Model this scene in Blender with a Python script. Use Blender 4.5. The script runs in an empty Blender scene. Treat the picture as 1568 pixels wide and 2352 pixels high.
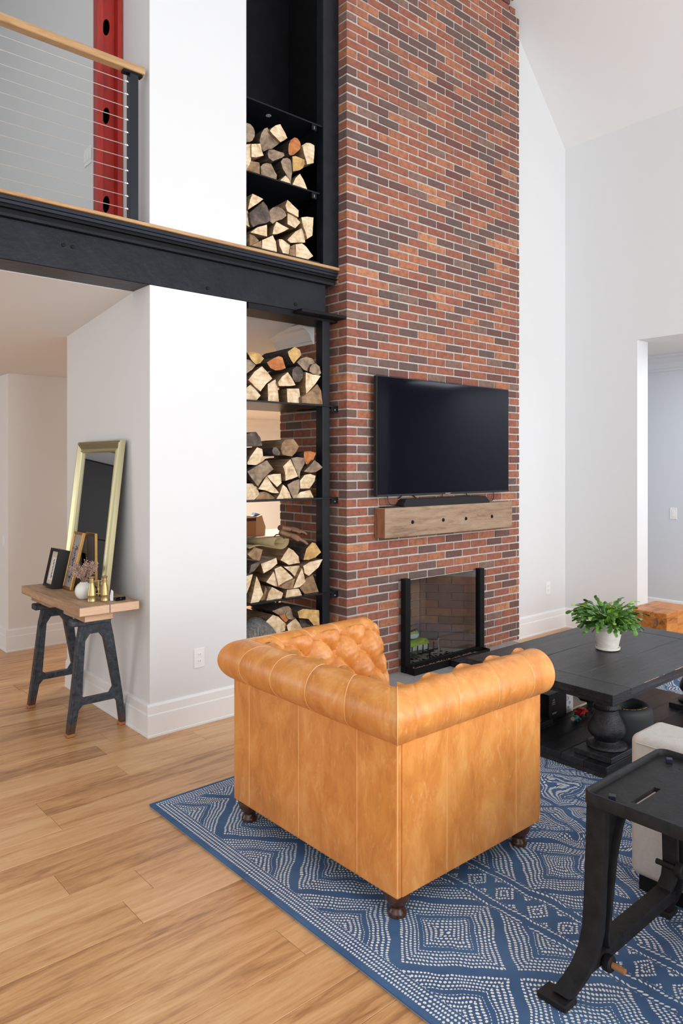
import bpy, bmesh, math, random
from mathutils import Vector, Matrix
from math import sin, cos, pi, sqrt, radians, atan2
S = bpy.context.scene
COL = S.collection
# ------------------------------------------------------------------ camera
HC = 1.58
ANG = math.atan((2694.1-784)/1662.56)          # world X lies this far to the right of the view
cd = bpy.data.cameras.new('camera'); cam = bpy.data.objects.new('camera', cd); COL.objects.link(cam)
cam.location = (0, 0, HC); cam.rotation_euler = (pi/2, 0, ANG-pi/2)
cd.sensor_fit = 'HORIZONTAL'; cd.sensor_width = 36; cd.lens = 36*1662.56/1568
cd.shift_y = -(1176-1067.5)/1568; cd.clip_start = .05; cd.clip_end = 100
S.camera = cam
# ------------------------------------------------------------------ light
W = bpy.data.worlds.new('world'); S.world = W; W.use_nodes = True
W.node_tree.nodes['Background'].inputs[0].default_value = (.93, .97, 1, 1)
W.node_tree.nodes['Background'].inputs[1].default_value = 0.80
def area(name, loc, rot, sx, sy, power, col=(1, 1, 1)):
    l = bpy.data.lights.new(name, 'AREA'); l.shape = 'RECTANGLE'; l.size = sx; l.size_y = sy; l.energy = power; l.color = col
    o = bpy.data.objects.new(name, l); o.location = loc; o.rotation_euler = rot; COL.objects.link(o); return o
area('window_light', (3.2, -2.3, 1.95), (radians(84), 0, radians(4)), 5.2, 3.5, 243, (.98, .985, 1))
area('window_light_side', (-2.6, -.6, 2.6), (radians(82), 0, radians(-62)), 3.0, 3.4, 50, (1, .985, .96))
area('back_room_light', (5.2, 7.4, 2.25), (0, 0, 0), 2.2, 2.2, 150, (.97, .97, .97))
area('hall_window_light', (-2.7, 7.0, 1.3), (radians(90), 0, radians(-100)), 2.4, 1.9, 48, (.9, .95, 1))
area('landing_light', (-.4, 5.8, 5.2), (0, 0, 0), 2.0, 2.0, 4, (1, .93, .84))
area('side_room_light', (6.9, 1.9, 2.6), (0, 0, 0), .8, 1.4, 23, (.86, .93, 1))
S.view_settings.view_transform = 'Standard'; S.view_settings.look = 'None'
S.view_settings.exposure = 0.12; S.view_settings.gamma = 1; S.view_settings.use_curve_mapping = False
R = random.Random(11)
# ------------------------------------------------------------------ material helpers
class NT:
    def __init__(s, name):
        s.m = bpy.data.materials.new(name); s.m.use_nodes = True; s.t = s.m.node_tree; s.n = s.t.nodes; s.b = s.n['Principled BSDF']
    def node(s, ty, **k):
        nd = s.n.new(ty)
        for a, b in k.items(): setattr(nd, a, b)
        return nd
    def lk(s, a, b): s.t.links.new(a, b)
    def put(s, sock, v):
        if hasattr(v, 'is_linked') or isinstance(v, bpy.types.NodeSocket): s.lk(v, sock)
        else: sock.default_value = v
    def math(s, op, a, b=None, c=None):
        nd = s.node('ShaderNodeMath', operation=op); s.put(nd.inputs[0], a)
        if b is not None: s.put(nd.inputs[1], b)
        if c is not None: s.put(nd.inputs[2], c)
        return nd.outputs[0]
    def coords(s, scale=(1, 1, 1), rnd=0.0, kind='Object'):
        tc = s.node('ShaderNodeTexCoord'); mp = s.node('ShaderNodeMapping'); s.lk(tc.outputs[kind], mp.inputs[0]); mp.inputs['Scale'].default_value = scale
        if rnd:
            oi = s.node('ShaderNodeObjectInfo'); c = s.node('ShaderNodeCombineXYZ')
            for i, f in enumerate((1, 1.7, 2.3)): s.lk(s.math('MULTIPLY', oi.outputs['Random'], rnd*f), c.inputs[i])
            s.lk(c.outputs[0], mp.inputs['Location'])
        return mp.outputs[0]
    def noise(s, co, scale, detail=4, rough=.55, dist=0):
        nd = s.node('ShaderNodeTexNoise'); s.lk(co, nd.inputs['Vector']); nd.inputs['Scale'].default_value = scale
        nd.inputs['Detail'].default_value = detail; nd.inputs['Roughness'].default_value = rough; nd.inputs['Distortion'].default_value = dist
        return nd.outputs['Fac']
    def ramp(s, f, stops, interp='LINEAR'):
        nd = s.node('ShaderNodeValToRGB'); s.lk(f, nd.inputs[0]); nd.color_ramp.interpolation = interp; e = nd.color_ramp.elements
        while len(e) < len(stops): e.new(.5)
        for i, (p, c) in enumerate(stops):
            e[i].position = p; e[i].color = (c, c, c, 1) if not isinstance(c, tuple) else (*c, 1)
        return nd.outputs[0]
    def mix(s, f, a, b, blend='MIX'):
        nd = s.node('ShaderNodeMix', data_type='RGBA', blend_type=blend); s.put(nd.inputs[0], f)
        for i, v in ((6, a), (7, b)):
            if isinstance(v, tuple): nd.inputs[i].default_value = (*v, 1)
            else: s.lk(v, nd.inputs[i])
        return nd.outputs[2]
    def col(s, v):
        if isinstance(v, tuple): s.b.inputs['Base Color'].default_value = (*v, 1)
        else: s.lk(v, s.b.inputs['Base Color'])
        return s
    def rough(s, v): s.put(s.b.inputs['Roughness'], v); return s
    def bump(s, h, strength=.3, dist=.01):
        nd = s.node('ShaderNodeBump'); nd.inputs['Strength'].default_value = strength; nd.inputs['Distance'].default_value = dist
        s.lk(h, nd.inputs['Height']); s.lk(nd.outputs[0], s.b.inputs['Normal']); return s
def plain(name, col, rough=.5, metal=0, bump=0, bscale=40, spec=None, var=0):
    t = NT(name); t.b.inputs['Metallic'].default_value = metal; t.rough(rough)
    if spec is not None: t.b.inputs['Specular IOR Level'].default_value = spec
    if var:
        n = t.noise(t.coords(), bscale*.25, 5); t.col(t.mix(t.ramp(n, [(.3, 0.0), (.7, 1.0)]), col, tuple(min(1, c*(1+var)) for c in col)))
    else: t.col(col)
    if bump: t.bump(t.noise(t.coords(), bscale, 5), bump, .004)
    return t.m
M = {}
M['paint'] = plain('wall_paint', (.748, .752, .757), .7, bump=.04, bscale=220)
M['ceil'] = plain('ceiling_paint', (.78, .775, .77), .8, bump=.03, bscale=200)
M['trim'] = plain('trim_paint', (.86, .86, .855), .4)
M['hall'] = plain('hall_paint', (.78, .76, .74), .7)
M['cream'] = plain('cream_paint', (.90, .86, .78), .7)
M['bluegrey'] = plain('blue_grey_paint', (.66, .69, .73), .7)
M['blacksteel'] = plain('black_steel', (.006, .007, .010), .33, spec=.3, bump=.12, bscale=60, var=.8)
M['beam'] = plain('black_beam_steel', (.010, .011, .015), .33, spec=.2, bump=.45, bscale=26, var=.7)
M['blackmatte'] = plain('black_matte', (.005, .005, .006), .55, spec=.2, bump=.15, bscale=50, var=.6)
M['charcoal'] = plain('charcoal_satin', (.012, .014, .024), .4, spec=.35)
M['red'] = None
t = NT('red_oxide_paint'); c = t.coords((1, 1, .25)); n = t.noise(c, 14, 8, .7)
t.col(t.ramp(n, [(.25, (.20, .016, .01)), (.55, (.42, .024, .016)), (.74, (.48, .035, .022)), (.80, (.55, .30, .24))])).rough(.45).bump(n, .3, .005); M['red'] = t.m
def wood(name, dark, mid, light, axis=0, rnd=9, rough=.45, scale=1.0, knots=True, bump=.12):
    t = NT(name); sc = [9*scale]*3; sc[axis] = 1.0*scale
    co = t.coords(tuple(sc), rnd)
    n = t.noise(co, 2.2, 8, .62, .8); f = t.noise(co, 16, 4, .6, .3)
    v = t.math('ADD', t.math('MULTIPLY', n, .75), t.math('MULTIPLY', f, .25))
    if rnd:
        oi = t.node('ShaderNodeObjectInfo'); v = t.math('ADD', v, t.math('MULTIPLY', t.math('SUBTRACT', oi.outputs['Random'], .5), .17))
    c = t.ramp(v, [(.32, dark), (.47, mid), (.66, light)])
    if knots:
        sk = [2.6*scale]*3; sk[axis] = 1.3*scale
        vo = t.node('ShaderNodeTexVoronoi'); t.lk(t.coords(tuple(sk), rnd), vo.inputs['Vector']); vo.inputs['Scale'].default_value = 1.0
        k = t.ramp(vo.outputs['Distance'], [(.02, 1.0), (.10, 0.0)])
        c = t.mix(k, c, tuple(x*.25 for x in dark))
    t.col(c).rough(rough).bump(f, bump, .003)
    if name.startswith('black'): t.b.inputs['Specular IOR Level'].default_value = .33
    return t.m
M['oakfloor'] = wood('oak_floor', (.33, .158, .068), (.58, .305, .132), (.71, .43, .215), 0, 9, .33)
M['oak'] = wood('oak_rail', (.34, .18, .08), (.50, .29, .135), (.60, .38, .19), 0, 0, .4, knots=False)
M['mantel'] = wood('reclaimed_pine', (.15, .085, .048), (.33, .215, .135), (.44, .31, .21), 0, 0, .65, .9)
M['mantelend'] = wood('pine_end_grain', (.15, .055, .025), (.30, .12, .05), (.38, .17, .08), 2, 0, .65, 2, False)
M['console'] = wood('console_plank', (.16, .095, .055), (.36, .215, .125), (.50, .33, .20), 1, 3, .55, 1.3)
M['consoleend'] = wood('console_end_grain', (.50, .30, .18), (.66, .43, .28), (.74, .52, .36), 0, 0, .6, 2, False)
M['blackwood'] = wood('black_stained_wood', (.006, .006, .007), (.014, .014, .016), (.034, .034, .038), 0, 5, .34, 1.2, True, .9)
M['cedar'] = wood('varnished_cedar', (.14, .03, .006), (.50, .165, .028), (.66, .28, .065), 0, 7, .35, 1.4)
M['darkwood'] = wood('walnut_foot', (.02, .008, .004), (.05, .018, .009), (.09, .035, .018), 2, 0, .25, 2, False)
# brick
BR = [(0, (.36, .105, .058)), (.09, (.145, .062, .05)), (.18, (.40, .135, .068)), (.27, (.15, .078, .066)), (.36, (.31, .095, .055)), (.47, (.47, .165, .075)),
      (.55, (.125, .080, .068)), (.62, (.35, .11, .062)), (.72, (.17, .055, .042)), (.78, (.55, .22, .10)), (.82, (.24, .135, .10)), (.88, (.36, .11, .058)), (.95, (.17, .095, .075))]
def brickmat(name, attr, dim=1.0, haze=.03):
    t = NT(name)
    if attr: a = t.node('ShaderNodeAttribute', attribute_name='tone'); f = a.outputs['Fac']
    else: oi = t.node('ShaderNodeObjectInfo'); f = oi.outputs['Random']
    c = t.ramp(f, [(p, tuple(x*dim for x in v)) for p, v in BR], 'CONSTANT')
    co = t.coords(kind='Generated') if False else t.coords()
    geo = t.node('ShaderNodeNewGeometry'); n = t.noise(geo.outputs['Position'], 26, 6, .65); n2 = t.noise(geo.outputs['Position'], 130, 4, .7)
    c = t.mix(t.ramp(n, [(.36, .55), (.60, 0.0)]), c, (.10, .055, .045))
    c = t.mix(t.ramp(n2, [(.60, 0.0), (.74, .6)]), c, (.60, .48, .41)); c = t.mix(haze, c, (.40, .31, .28))
    t.col(c).rough(.85).bump(n, .5, .008); return t.m
M['brick'] = brickmat('brick_clay', False); M['brickstuff'] = brickmat('brick_clay_joined', True); M['firebrick'] = brickmat('fire_brick', False, .80, .38)
M['mortar'] = plain('mortar', (.45, .415, .375), .95, bump=.5, bscale=150, var=.25)
M['mortardark'] = plain('smoked_mortar', (.40, .36, .33), .95, bump=.4, bscale=120, var=.2)
M['soot'] = plain('soot', (.012, .011, .010), .95)
M['stone'] = plain('hearth_stone', (.30, .29, .28), .7, bump=.2, bscale=60, var=.15)
# leather
def leather(name, k=1.0):
    t = NT(name); co = t.coords((1, 1, .5)); n = t.noise(co, 10, 8, .66, .5); n2 = t.noise(t.coords((1, 1, .35)), 42, 5, .6, 1.2)
    c = t.ramp(n, [(.30, (.53*k, .180*k, .032*k)), (.50, (.69*k, .262*k, .056*k)), (.70, (.80*k, .37*k, .105*k))])
    c = t.mix(t.ramp(n2, [(.56, 0.0), (.70, .35)]), c, (.86, .50, .20))
    t.col(c); t.rough(t.ramp(n, [(.3, .42), (.7, .33)])); t.b.inputs['Coat Weight'].default_value = .12; t.b.inputs['Coat Roughness'].default_value = .3
    t.bump(t.noise(t.coords(), 320, 3, .6), .12, .002); return t.m
M['leather'] = leather('tan_leather'); M['welt'] = plain('leather_welt', (.84, .47, .19), .5)
# logs
def logend(name, a, b, c3):
    t = NT(name); geo = t.node('ShaderNodeNewGeometry'); p = geo.outputs['Position']
    w = t.node('ShaderNodeMapping'); t.lk(p, w.inputs[0]); w.inputs['Scale'].default_value = (1, .4, 1)
    oi = t.node('ShaderNodeObjectInfo'); cx = t.node('ShaderNodeCombineXYZ')
    for i in (0, 1, 2): t.lk(t.math('MULTIPLY', oi.outputs['Random'], 3.0+i*2), cx.inputs[i])
    t.lk(cx.outputs[0], w.inputs['Location'])
    n = t.noise(w.outputs[0], 16, 6, .6, .5)
    wv = t.node('ShaderNodeTexWave', wave_type='RINGS'); t.lk(w.outputs[0], wv.inputs['Vector']); wv.inputs['Scale'].default_value = 14; wv.inputs['Distortion'].default_value = 4; wv.inputs['Detail'].default_value = 3
    c = t.ramp(n, [(.30, a), (.52, b), (.72, c3)]); c = t.mix(t.ramp(wv.outputs['Fac'], [(0, .22), (.4, 0.0)]), c, a)
    t.col(c).rough(.8).bump(n, .5, .01); return t.m
TE = {'p': logend('pale_split_wood', (.45, .28, .13), (.78, .60, .39), (.90, .77, .56)), 'g': logend('weathered_wood', (.13, .085, .055), (.31, .22, .145), (.44, .33, .22)),
      'o': logend('orange_wood', (.28, .08, .02), (.50, .17, .05), (.62, .28, .09)), 'd': logend('dark_weathered_wood', (.035, .025, .02), (.10, .07, .055), (.20, .155, .13)),
      'b': logend('brown_split_wood', (.13, .07, .035), (.30, .18, .09), (.42, .27, .15)), 'y': logend('yellow_wood', (.33, .18, .06), (.60, .37, .13), (.72, .48, .20))}
t = NT('bark'); n = t.noise(t.coords((1, .3, 1)), 38, 7, .7, 1); t.col(t.ramp(n, [(.35, (.018, .012, .008)), (.55, (.075, .05, .035)), (.72, (.17, .12, .085))])).rough(.95).bump(n, 1, .02); M['bark'] = t.m
t = NT('split_log_side'); n = t.noise(t.coords((1, .12, 1), 5), 45, 6, .6, .3); t.col(t.ramp(n, [(.3, (.10, .055, .028)), (.55, (.26, .155, .08)), (.75, (.42, .28, .16))])).rough(.85).bump(n, .6, .01); M['split'] = t.m
# glass, mirror, misc
t = NT('fire_glass'); tb = t.node('ShaderNodeBsdfTransparent'); tb.inputs[0].default_value = (.84, .86, .86, 1); gl = t.node('ShaderNodeBsdfGlossy'); gl.inputs['Roughness'].default_value = .03
lw = t.node('ShaderNodeLayerWeight'); lw.inputs[0].default_value = .5; ms = t.node('ShaderNodeMixShader'); t.lk(t.math('ADD', .045, t.math('MULTIPLY', t.math('POWER', lw.outputs['Facing'], 4.0), .7)), ms.inputs[0]); t.lk(tb.outputs[0], ms.inputs[1]); t.lk(gl.outputs[0], ms.inputs[2])
t.lk(ms.outputs[0], t.n['Material Output'].inputs['Surface']); M['glass'] = t.m
M['mirror'] = plain('mirror_silver', (.82, .83, .85), .02, metal=1)
M['champagne'] = plain('champagne_frame', (.50, .45, .27), .32, metal=.75)
M['gold'] = plain('gold_leaf', (.46, .26, .085), .42, metal=.85, bump=.4, bscale=60, var=.3)
M['brass'] = plain('old_brass', (.50, .385, .18), .36, metal=.9)
t = NT('tv_screen'); t.col((.0035, .0035, .009)).rough(.07); t.b.inputs['Specular IOR Level'].default_value = .17; M['screen'] = t.m
M['plastic'] = plain('black_plastic', (.010, .010, .012), .45)
M['cloth'] = plain('speaker_cloth', (.012, .012, .014), .9, bump=.3, bscale=500)
M['iron'] = plain('cast_iron_black', (.011, .0105, .011), .5, spec=.16, bump=.35, bscale=90, var=.9)
t = NT('cast_iron_blue'); n = t.noise(t.coords(), 30, 7, .7); geo = t.node('ShaderNodeNewGeometry'); sp = t.node('ShaderNodeSeparateXYZ'); t.lk(geo.outputs['Position'], sp.inputs[0])
t.col(t.mix(t.ramp(t.math('MULTIPLY', sp.outputs[2], 1.0), [(.03, .9), (.10, 0.0)]), t.ramp(n, [(.35, (.025, .032, .042)), (.6, (.075, .095, .12)), (.75, (.16, .18, .20))]), (.12, .06, .035))).rough(.42).bump(n, .5, .006)
t.b.inputs['Metallic'].default_value = .4; M['trestle'] = t.m
M['rust'] = plain('rusty_bolt', (.38, .16, .06), .6, metal=.4, var=.4)
M['fabric'] = plain('grey_upholstery', (.46, .44, .41), .95, bump=.35, bscale=260, var=.12)
M['rubber'] = plain('tyre_rubber', (.016, .018, .019), .62, bump=.1, bscale=40)
M['yellow'] = plain('yellow_print', (.75, .50, .04), .6)
M['white'] = plain('white_glaze', (.82, .79, .74), .45)
t = NT('whitewashed_terracotta'); n = t.noise(t.coords((1, 1, 1.5)), 12, 6, .6, 1.5); t.col(t.ramp(n, [(.3, (.66, .62, .55)), (.6, (.78, .75, .70)), (.75, (.84, .82, .79))])).rough(.8).bump(n, .2, .003); M['pot'] = t.m
M['soil'] = plain('potting_soil', (.03, .02, .014), 1, bump=1, bscale=120)
t = NT('cactus_leaf'); oi = t.node('ShaderNodeObjectInfo'); n = t.noise(t.coords(), 22, 4)
t.col(t.ramp(t.math('ADD', t.math('MULTIPLY', oi.outputs['Random'], .5), t.math('MULTIPLY', n, .5)), [(.25, (.045, .14, .018)), (.5, (.12, .30, .035)), (.7, (.32, .54, .09))])).rough(.38); t.b.inputs['Subsurface Weight'].default_value = .05; M['leaf'] = t.m
M['stem'] = plain('woody_stem', (.10, .07, .03), .7)
M['dried'] = plain('dried_flower', (.40, .27, .215), .95, var=.3)
M['paper'] = plain('paper', (.70, .66, .62), .9); M['beige'] = plain('beige_mat', (.62, .50, .38), .9); M['greypaper'] = plain('aged_grey_paper', (.33, .29, .28), .9, var=.25, bscale=40)
M['ink'] = plain('ink', (.03, .026, .03), .8)
M['silverprint'] = plain('silver_print', (.35, .35, .37), .5)
M['card'] = plain('cardboard', (.36, .19, .09), .9); M['kraft'] = plain('kraft_paper', (.52, .34, .21), .85); M['yellowcard'] = plain('yellow_card', (.70, .48, .10), .8)
M['green'] = plain('green_bag', (.34, .46, .03), .38, bump=.3, bscale=25); M['bagwhite'] = plain('bag_white', (.72, .76, .78), .4); M['bagdark'] = plain('bag_dark', (.03, .05, .07), .4); M['flame'] = plain('flame_print', (.75, .22, .04), .5)
M['teal'] = plain('teal_plastic', (.02, .25, .22), .4); M['redplastic'] = plain('red_plastic', (.45, .02, .02), .3); M['bluecloth'] = plain('blue_cloth', (.18, .36, .70), .8)
M['lava'] = plain('crushed_brick', (.27, .13, .10), .95, bump=.6, bscale=60, var=.5)
M['steelcable'] = plain('steel_cable', (.72, .70, .66), .3, metal=.7)
M['canvas'] = plain('olive_canvas', (.27, .205, .10), .95, bump=.3, bscale=200, var=.2); M['glove'] = plain('brown_leather_glove', (.19, .095, .05), .7, bump=.4, bscale=40, var=.3)
t = NT('grey_fur'); n = t.noise(t.coords((1, 1, .3)), 60, 8, .75, 1.5); t.col(t.ramp(n, [(.35, (.14, .13, .12)), (.52, (.38, .36, .34)), (.7, (.66, .63, .60))])).rough(.95).bump(n, 1, .03); M['fur'] = t.m
# rug: dotted diamonds
t = NT('blue_dotted_rug'); geo = t.node('ShaderNodeNewGeometry'); sp = t.node('ShaderNodeSeparateXYZ'); t.lk(geo.outputs['Position'], sp.inputs[0]); X0, Y0 = sp.outputs[0], sp.outputs[1]
mm = t.math
def ncol(scale, off):
    mp = t.node('ShaderNodeMapping'); t.lk(geo.outputs['Position'], mp.inputs[0]); mp.inputs['Location'].default_value = (off, off*2, 0); return mm('SUBTRACT', t.noise(mp.outputs[0], scale, 2, .5), .5)
far = mm('SMOOTH_MIN', mm('MAXIMUM', mm('MULTIPLY', mm('SUBTRACT', X0, 2.25), .28), .0), .16, .02)
X = mm('ADD', X0, mm('ADD', mm('MULTIPLY', ncol(8, 3), .045), mm('MULTIPLY', ncol(3.2, 5), mm('MULTIPLY', far, 2.2))))
Y = mm('ADD', Y0, mm('ADD', mm('MULTIPLY', ncol(8, 7), .045), mm('MULTIPLY', ncol(3.2, 9), mm('MULTIPLY', far, 2.2))))
Z2 = mm('MULTIPLY', mm('GREATER_THAN', X, 2.107), mm('LESS_THAN', X, 2.265)); Z3 = mm('GREATER_THAN', X, 2.265); Z1 = mm('LESS_THAN', X, 2.107)
def zsel(a, b, c): return mm('ADD', mm('MULTIPLY', Z1, a), mm('ADD', mm('MULTIPLY', Z2, b), mm('MULTIPLY', Z3, c)))
xa = mm('DIVIDE', mm('SUBTRACT', X, zsel(1.61, 2.107, 2.265)), zsel(.49, .158, .46)); yb = mm('DIVIDE', mm('SUBTRACT', Y, 2.12), zsel(.525, .13, .56))
al = mm('ADD', xa, yb); be = mm('SUBTRACT', xa, yb)
la = mm('SUBTRACT', .5, mm('ABSOLUTE', mm('SUBTRACT', mm('FRACT', al), .5))); lb = mm('SUBTRACT', .5, mm('ABSOLUTE', mm('SUBTRACT', mm('FRACT', be), .5)))
m = mm('MULTIPLY', mm('MINIMUM', la, lb), zsel(.358, .1004, .3555)); isa = mm('LESS_THAN', la, lb)
along = mm('ADD', mm('MULTIPLY', isa, be), mm('MULTIPLY', mm('SUBTRACT', 1, isa), al))
e1 = mm('SUBTRACT', X0, 1.525); e2 = mm('SUBTRACT', 3.105, Y0); e = mm('MINIMUM', e1, e2)
bord = mm('LESS_THAN', e, .086); ise1 = mm('LESS_THAN', e1, e2)
balong = mm('ADD', mm('MULTIPLY', ise1, Y), mm('MULTIPLY', mm('SUBTRACT', 1, ise1), X))
nb = mm('SUBTRACT', 1, bord); ez = mm('MINIMUM', mm('ABSOLUTE', mm('SUBTRACT', X, 2.107)), mm('ABSOLUTE', mm('SUBTRACT', X, 2.265))); bz = mm('LESS_THAN', ez, .030)
dist = mm('ADD', mm('MULTIPLY', bord, mm('SUBTRACT', e, .004)), mm('ADD', mm('MULTIPLY', mm('MULTIPLY', nb, mm('SUBTRACT', 1, bz)), m), mm('MULTIPLY', mm('MULTIPLY', nb, bz), mm('ADD', ez, .004))))
al2 = mm('ADD', mm('MULTIPLY', bord, mm('DIVIDE', balong, .0118)), mm('MULTIPLY', nb, mm('MULTIPLY', along, zsel(30.5, 8.7, 30.5))))
k = mm('DIVIDE', mm('SUBTRACT', dist, .014), .0155)
row = mm('FLOOR', k); l = mm('ADD', al2, mm('MULTIPLY', row, .37))
dk = mm('DIVIDE', mm('SUBTRACT', mm('FRACT', k), .5), .30); dl = mm('DIVIDE', mm('SUBTRACT', mm('FRACT', l), .5), .35)
dot = mm('LESS_THAN', mm('ADD', mm('MULTIPLY', dk, dk), mm('MULTIPLY', dl, dl)), mm('ADD', .95, mm('MULTIPLY', ncol(70, 1), 1.3)))
gap = mm('MULTIPLY', nb, mm('MULTIPLY', mm('GREATER_THAN', m, .084), mm('LESS_THAN', m, .101)))
dot = mm('MULTIPLY', dot, mm('MULTIPLY', mm('GREATER_THAN', dist, .014), mm('SUBTRACT', 1, gap)))
bl = t.ramp(t.noise(geo.outputs['Position'], 5, 4), [(.35, (.040, .092, .205)), (.65, (.062, .135, .27))])
t.col(t.mix(dot, bl, (.82, .79, .74))).rough(.97); t.bump(mm('ADD', mm('MULTIPLY', dot, .6), t.noise(geo.outputs['Position'], 400, 2)), .5, .004); M['rug'] = t.m
M['rugback'] = plain('rug_backing', (.30, .32, .38), .95)
# ------------------------------------------------------------------ geometry helpers
class G:
    def __init__(s): s.v = []; s.f = []; s.mi = []; s.cur = 0; s.fl = {}
    def add(s, vs, fs):
        b = len(s.v); s.v += [tuple(x) for x in vs]; s.f += [tuple(b+i for i in f) for f in fs]; s.mi += [s.cur]*len(fs); return s
    def box(s, x0, x1, y0, y1, z0, z1, bv=0, mat=None):
        if bv:
            b = bv; rings = [(z0, b), (z0+b, 0), (z1-b, 0), (z1, b)]; vs = []
            for z, i in rings:
                xa, xb, ya, yb = x0+i, x1-i, y0+i, y1-i; c = b*.7 if i == 0 else 0
                vs += [(xa+c, ya, z), (xb-c, ya, z), (xb, ya+c, z), (xb, yb-c, z), (xb-c, yb, z), (xa+c, yb, z), (xa, yb-c, z), (xa, ya+c, z)]
            fs = [tuple(range(7, -1, -1)), tuple(range(24, 32))]
            for r in range(3):
                for i in range(8): j = (i+1) % 8; fs.append((r*8+i, r*8+j, r*8+8+j, r*8+8+i))
        else:
            vs = [(x0, y0, z0), (x1, y0, z0), (x1, y1, z0), (x0, y1, z0), (x0, y0, z1), (x1, y0, z1), (x1, y1, z1), (x0, y1, z1)]
            fs = [(3, 2, 1, 0), (4, 5, 6, 7), (0, 1, 5, 4), (1, 2, 6, 5), (2, 3, 7, 6), (3, 0, 4, 7)]
        if mat is not None: vs = [tuple(mat @ Vector(v)) for v in vs]
        return s.add(vs, fs)
    def tube(s, pts, r, n=8, caps=True):
        pts = [Vector(p) for p in pts]; N = len(pts); rr = r if isinstance(r, (list, tuple)) else [r]*N; vs = []; up = None
        for i, p in enumerate(pts):
            d = (pts[min(i+1, N-1)]-pts[max(i-1, 0)]).normalized()
            if up is None: up = Vector((0, 0, 1)) if abs(d.z) < .9 else Vector((1, 0, 0))
            a = d.cross(up).normalized(); b = a.cross(d).normalized(); up = b
            for k in range(n): w = 2*pi*k/n; vs.append(p+a*cos(w)*rr[i]+b*sin(w)*rr[i])
        fs = []
        for i in range(N-1):
            for k in range(n): j = (k+1) % n; fs.append((i*n+k, i*n+j, (i+1)*n+j, (i+1)*n+k))
        if caps: fs += [tuple(range(n-1, -1, -1)), tuple(range((N-1)*n, N*n))]
        return s.add(vs, fs)
    def lathe(s, prof, cx, cy, n=32, tw=0):
        vs = []; N = len(prof)
        for r, z in prof:
            for k in range(n): w = 2*pi*(k+tw)/n; vs.append((cx+r*cos(w), cy+r*sin(w), z))
        fs = [(i*n+k, i*n+(k+1) % n, (i+1)*n+(k+1) % n, (i+1)*n+k) for i in range(N-1) for k in range(n)]
        if prof[0][0] > 1e-6: fs.append(tuple(range(n-1, -1, -1)))
        if prof[-1][0] > 1e-6: fs.append(tuple(range((N-1)*n, N*n)))
        return s.add(vs, fs)
    def prism(s, poly, f0, f1):       # poly of 2D points, f0/f1 map a point to 3D for front/back
        n = len(poly); vs = [f0(p) for p in poly]+[f1(p) for p in poly]
        return s.add(vs, [tuple(range(n)), tuple(range(2*n-1, n-1, -1))]+[(i, n+i, n+(i+1) % n, (i+1) % n) for i in range(n)])
    def build(s, name, mats, parent=None, smooth=False, attr=None):
        me = bpy.data.meshes.new(name); me.from_pydata(s.v, [], s.f)
        mats = mats if isinstance(mats, (list, tuple)) else [mats]
        for m_ in mats: me.materials.append(M[m_] if isinstance(m_, str) else m_)
        if any(s.mi): me.polygons.foreach_set('material_index', s.mi)
        if attr: a = me.attributes.new('tone', 'FLOAT', 'FACE'); a.data.foreach_set('value', attr)
        bm = bmesh.new(); bm.from_mesh(me); bmesh.ops.recalc_face_normals(bm, faces=bm.faces)
        if smooth:
            for f in bm.faces: f.smooth = True
            for e_ in bm.edges:
                if len(e_.link_faces) == 2 and e_.calc_face_angle(0) > (smooth if isinstance(smooth, float) else .7): e_.smooth = False
        bm.to_mesh(me); bm.free()
        return link(name, me, parent)
def link(name, me, parent=None):
    o = bpy.data.objects.new(name, me); COL.objects.link(o)
    if parent is not None:
        o.parent = parent
        L = parent.get('_l')
        if L is not None: o.matrix_parent_inverse = Matrix.Translation((-L[0], -L[1], -L[2]))
    return o
def thing(name, loc, label, cat, group=None):
    o = bpy.data.objects.new(name, None); o.location = loc; o.empty_display_size = .05; COL.objects.link(o); o['_l'] = list(loc)
    o['label'] = label; o['category'] = cat
    if group: o['group'] = group
    return o
def tag(o, label, cat, group=None):
    o['label'] = label; o['category'] = cat
    if group: o['group'] = group
    return o
def struct(o): o['kind'] = 'structure'; return o
def stuff(o): o['kind'] = 'stuff'; return o
def bx(name, a, mat, parent=None, bv=0): return G().box(*a, bv=bv).build(name, mat, parent)
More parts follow.
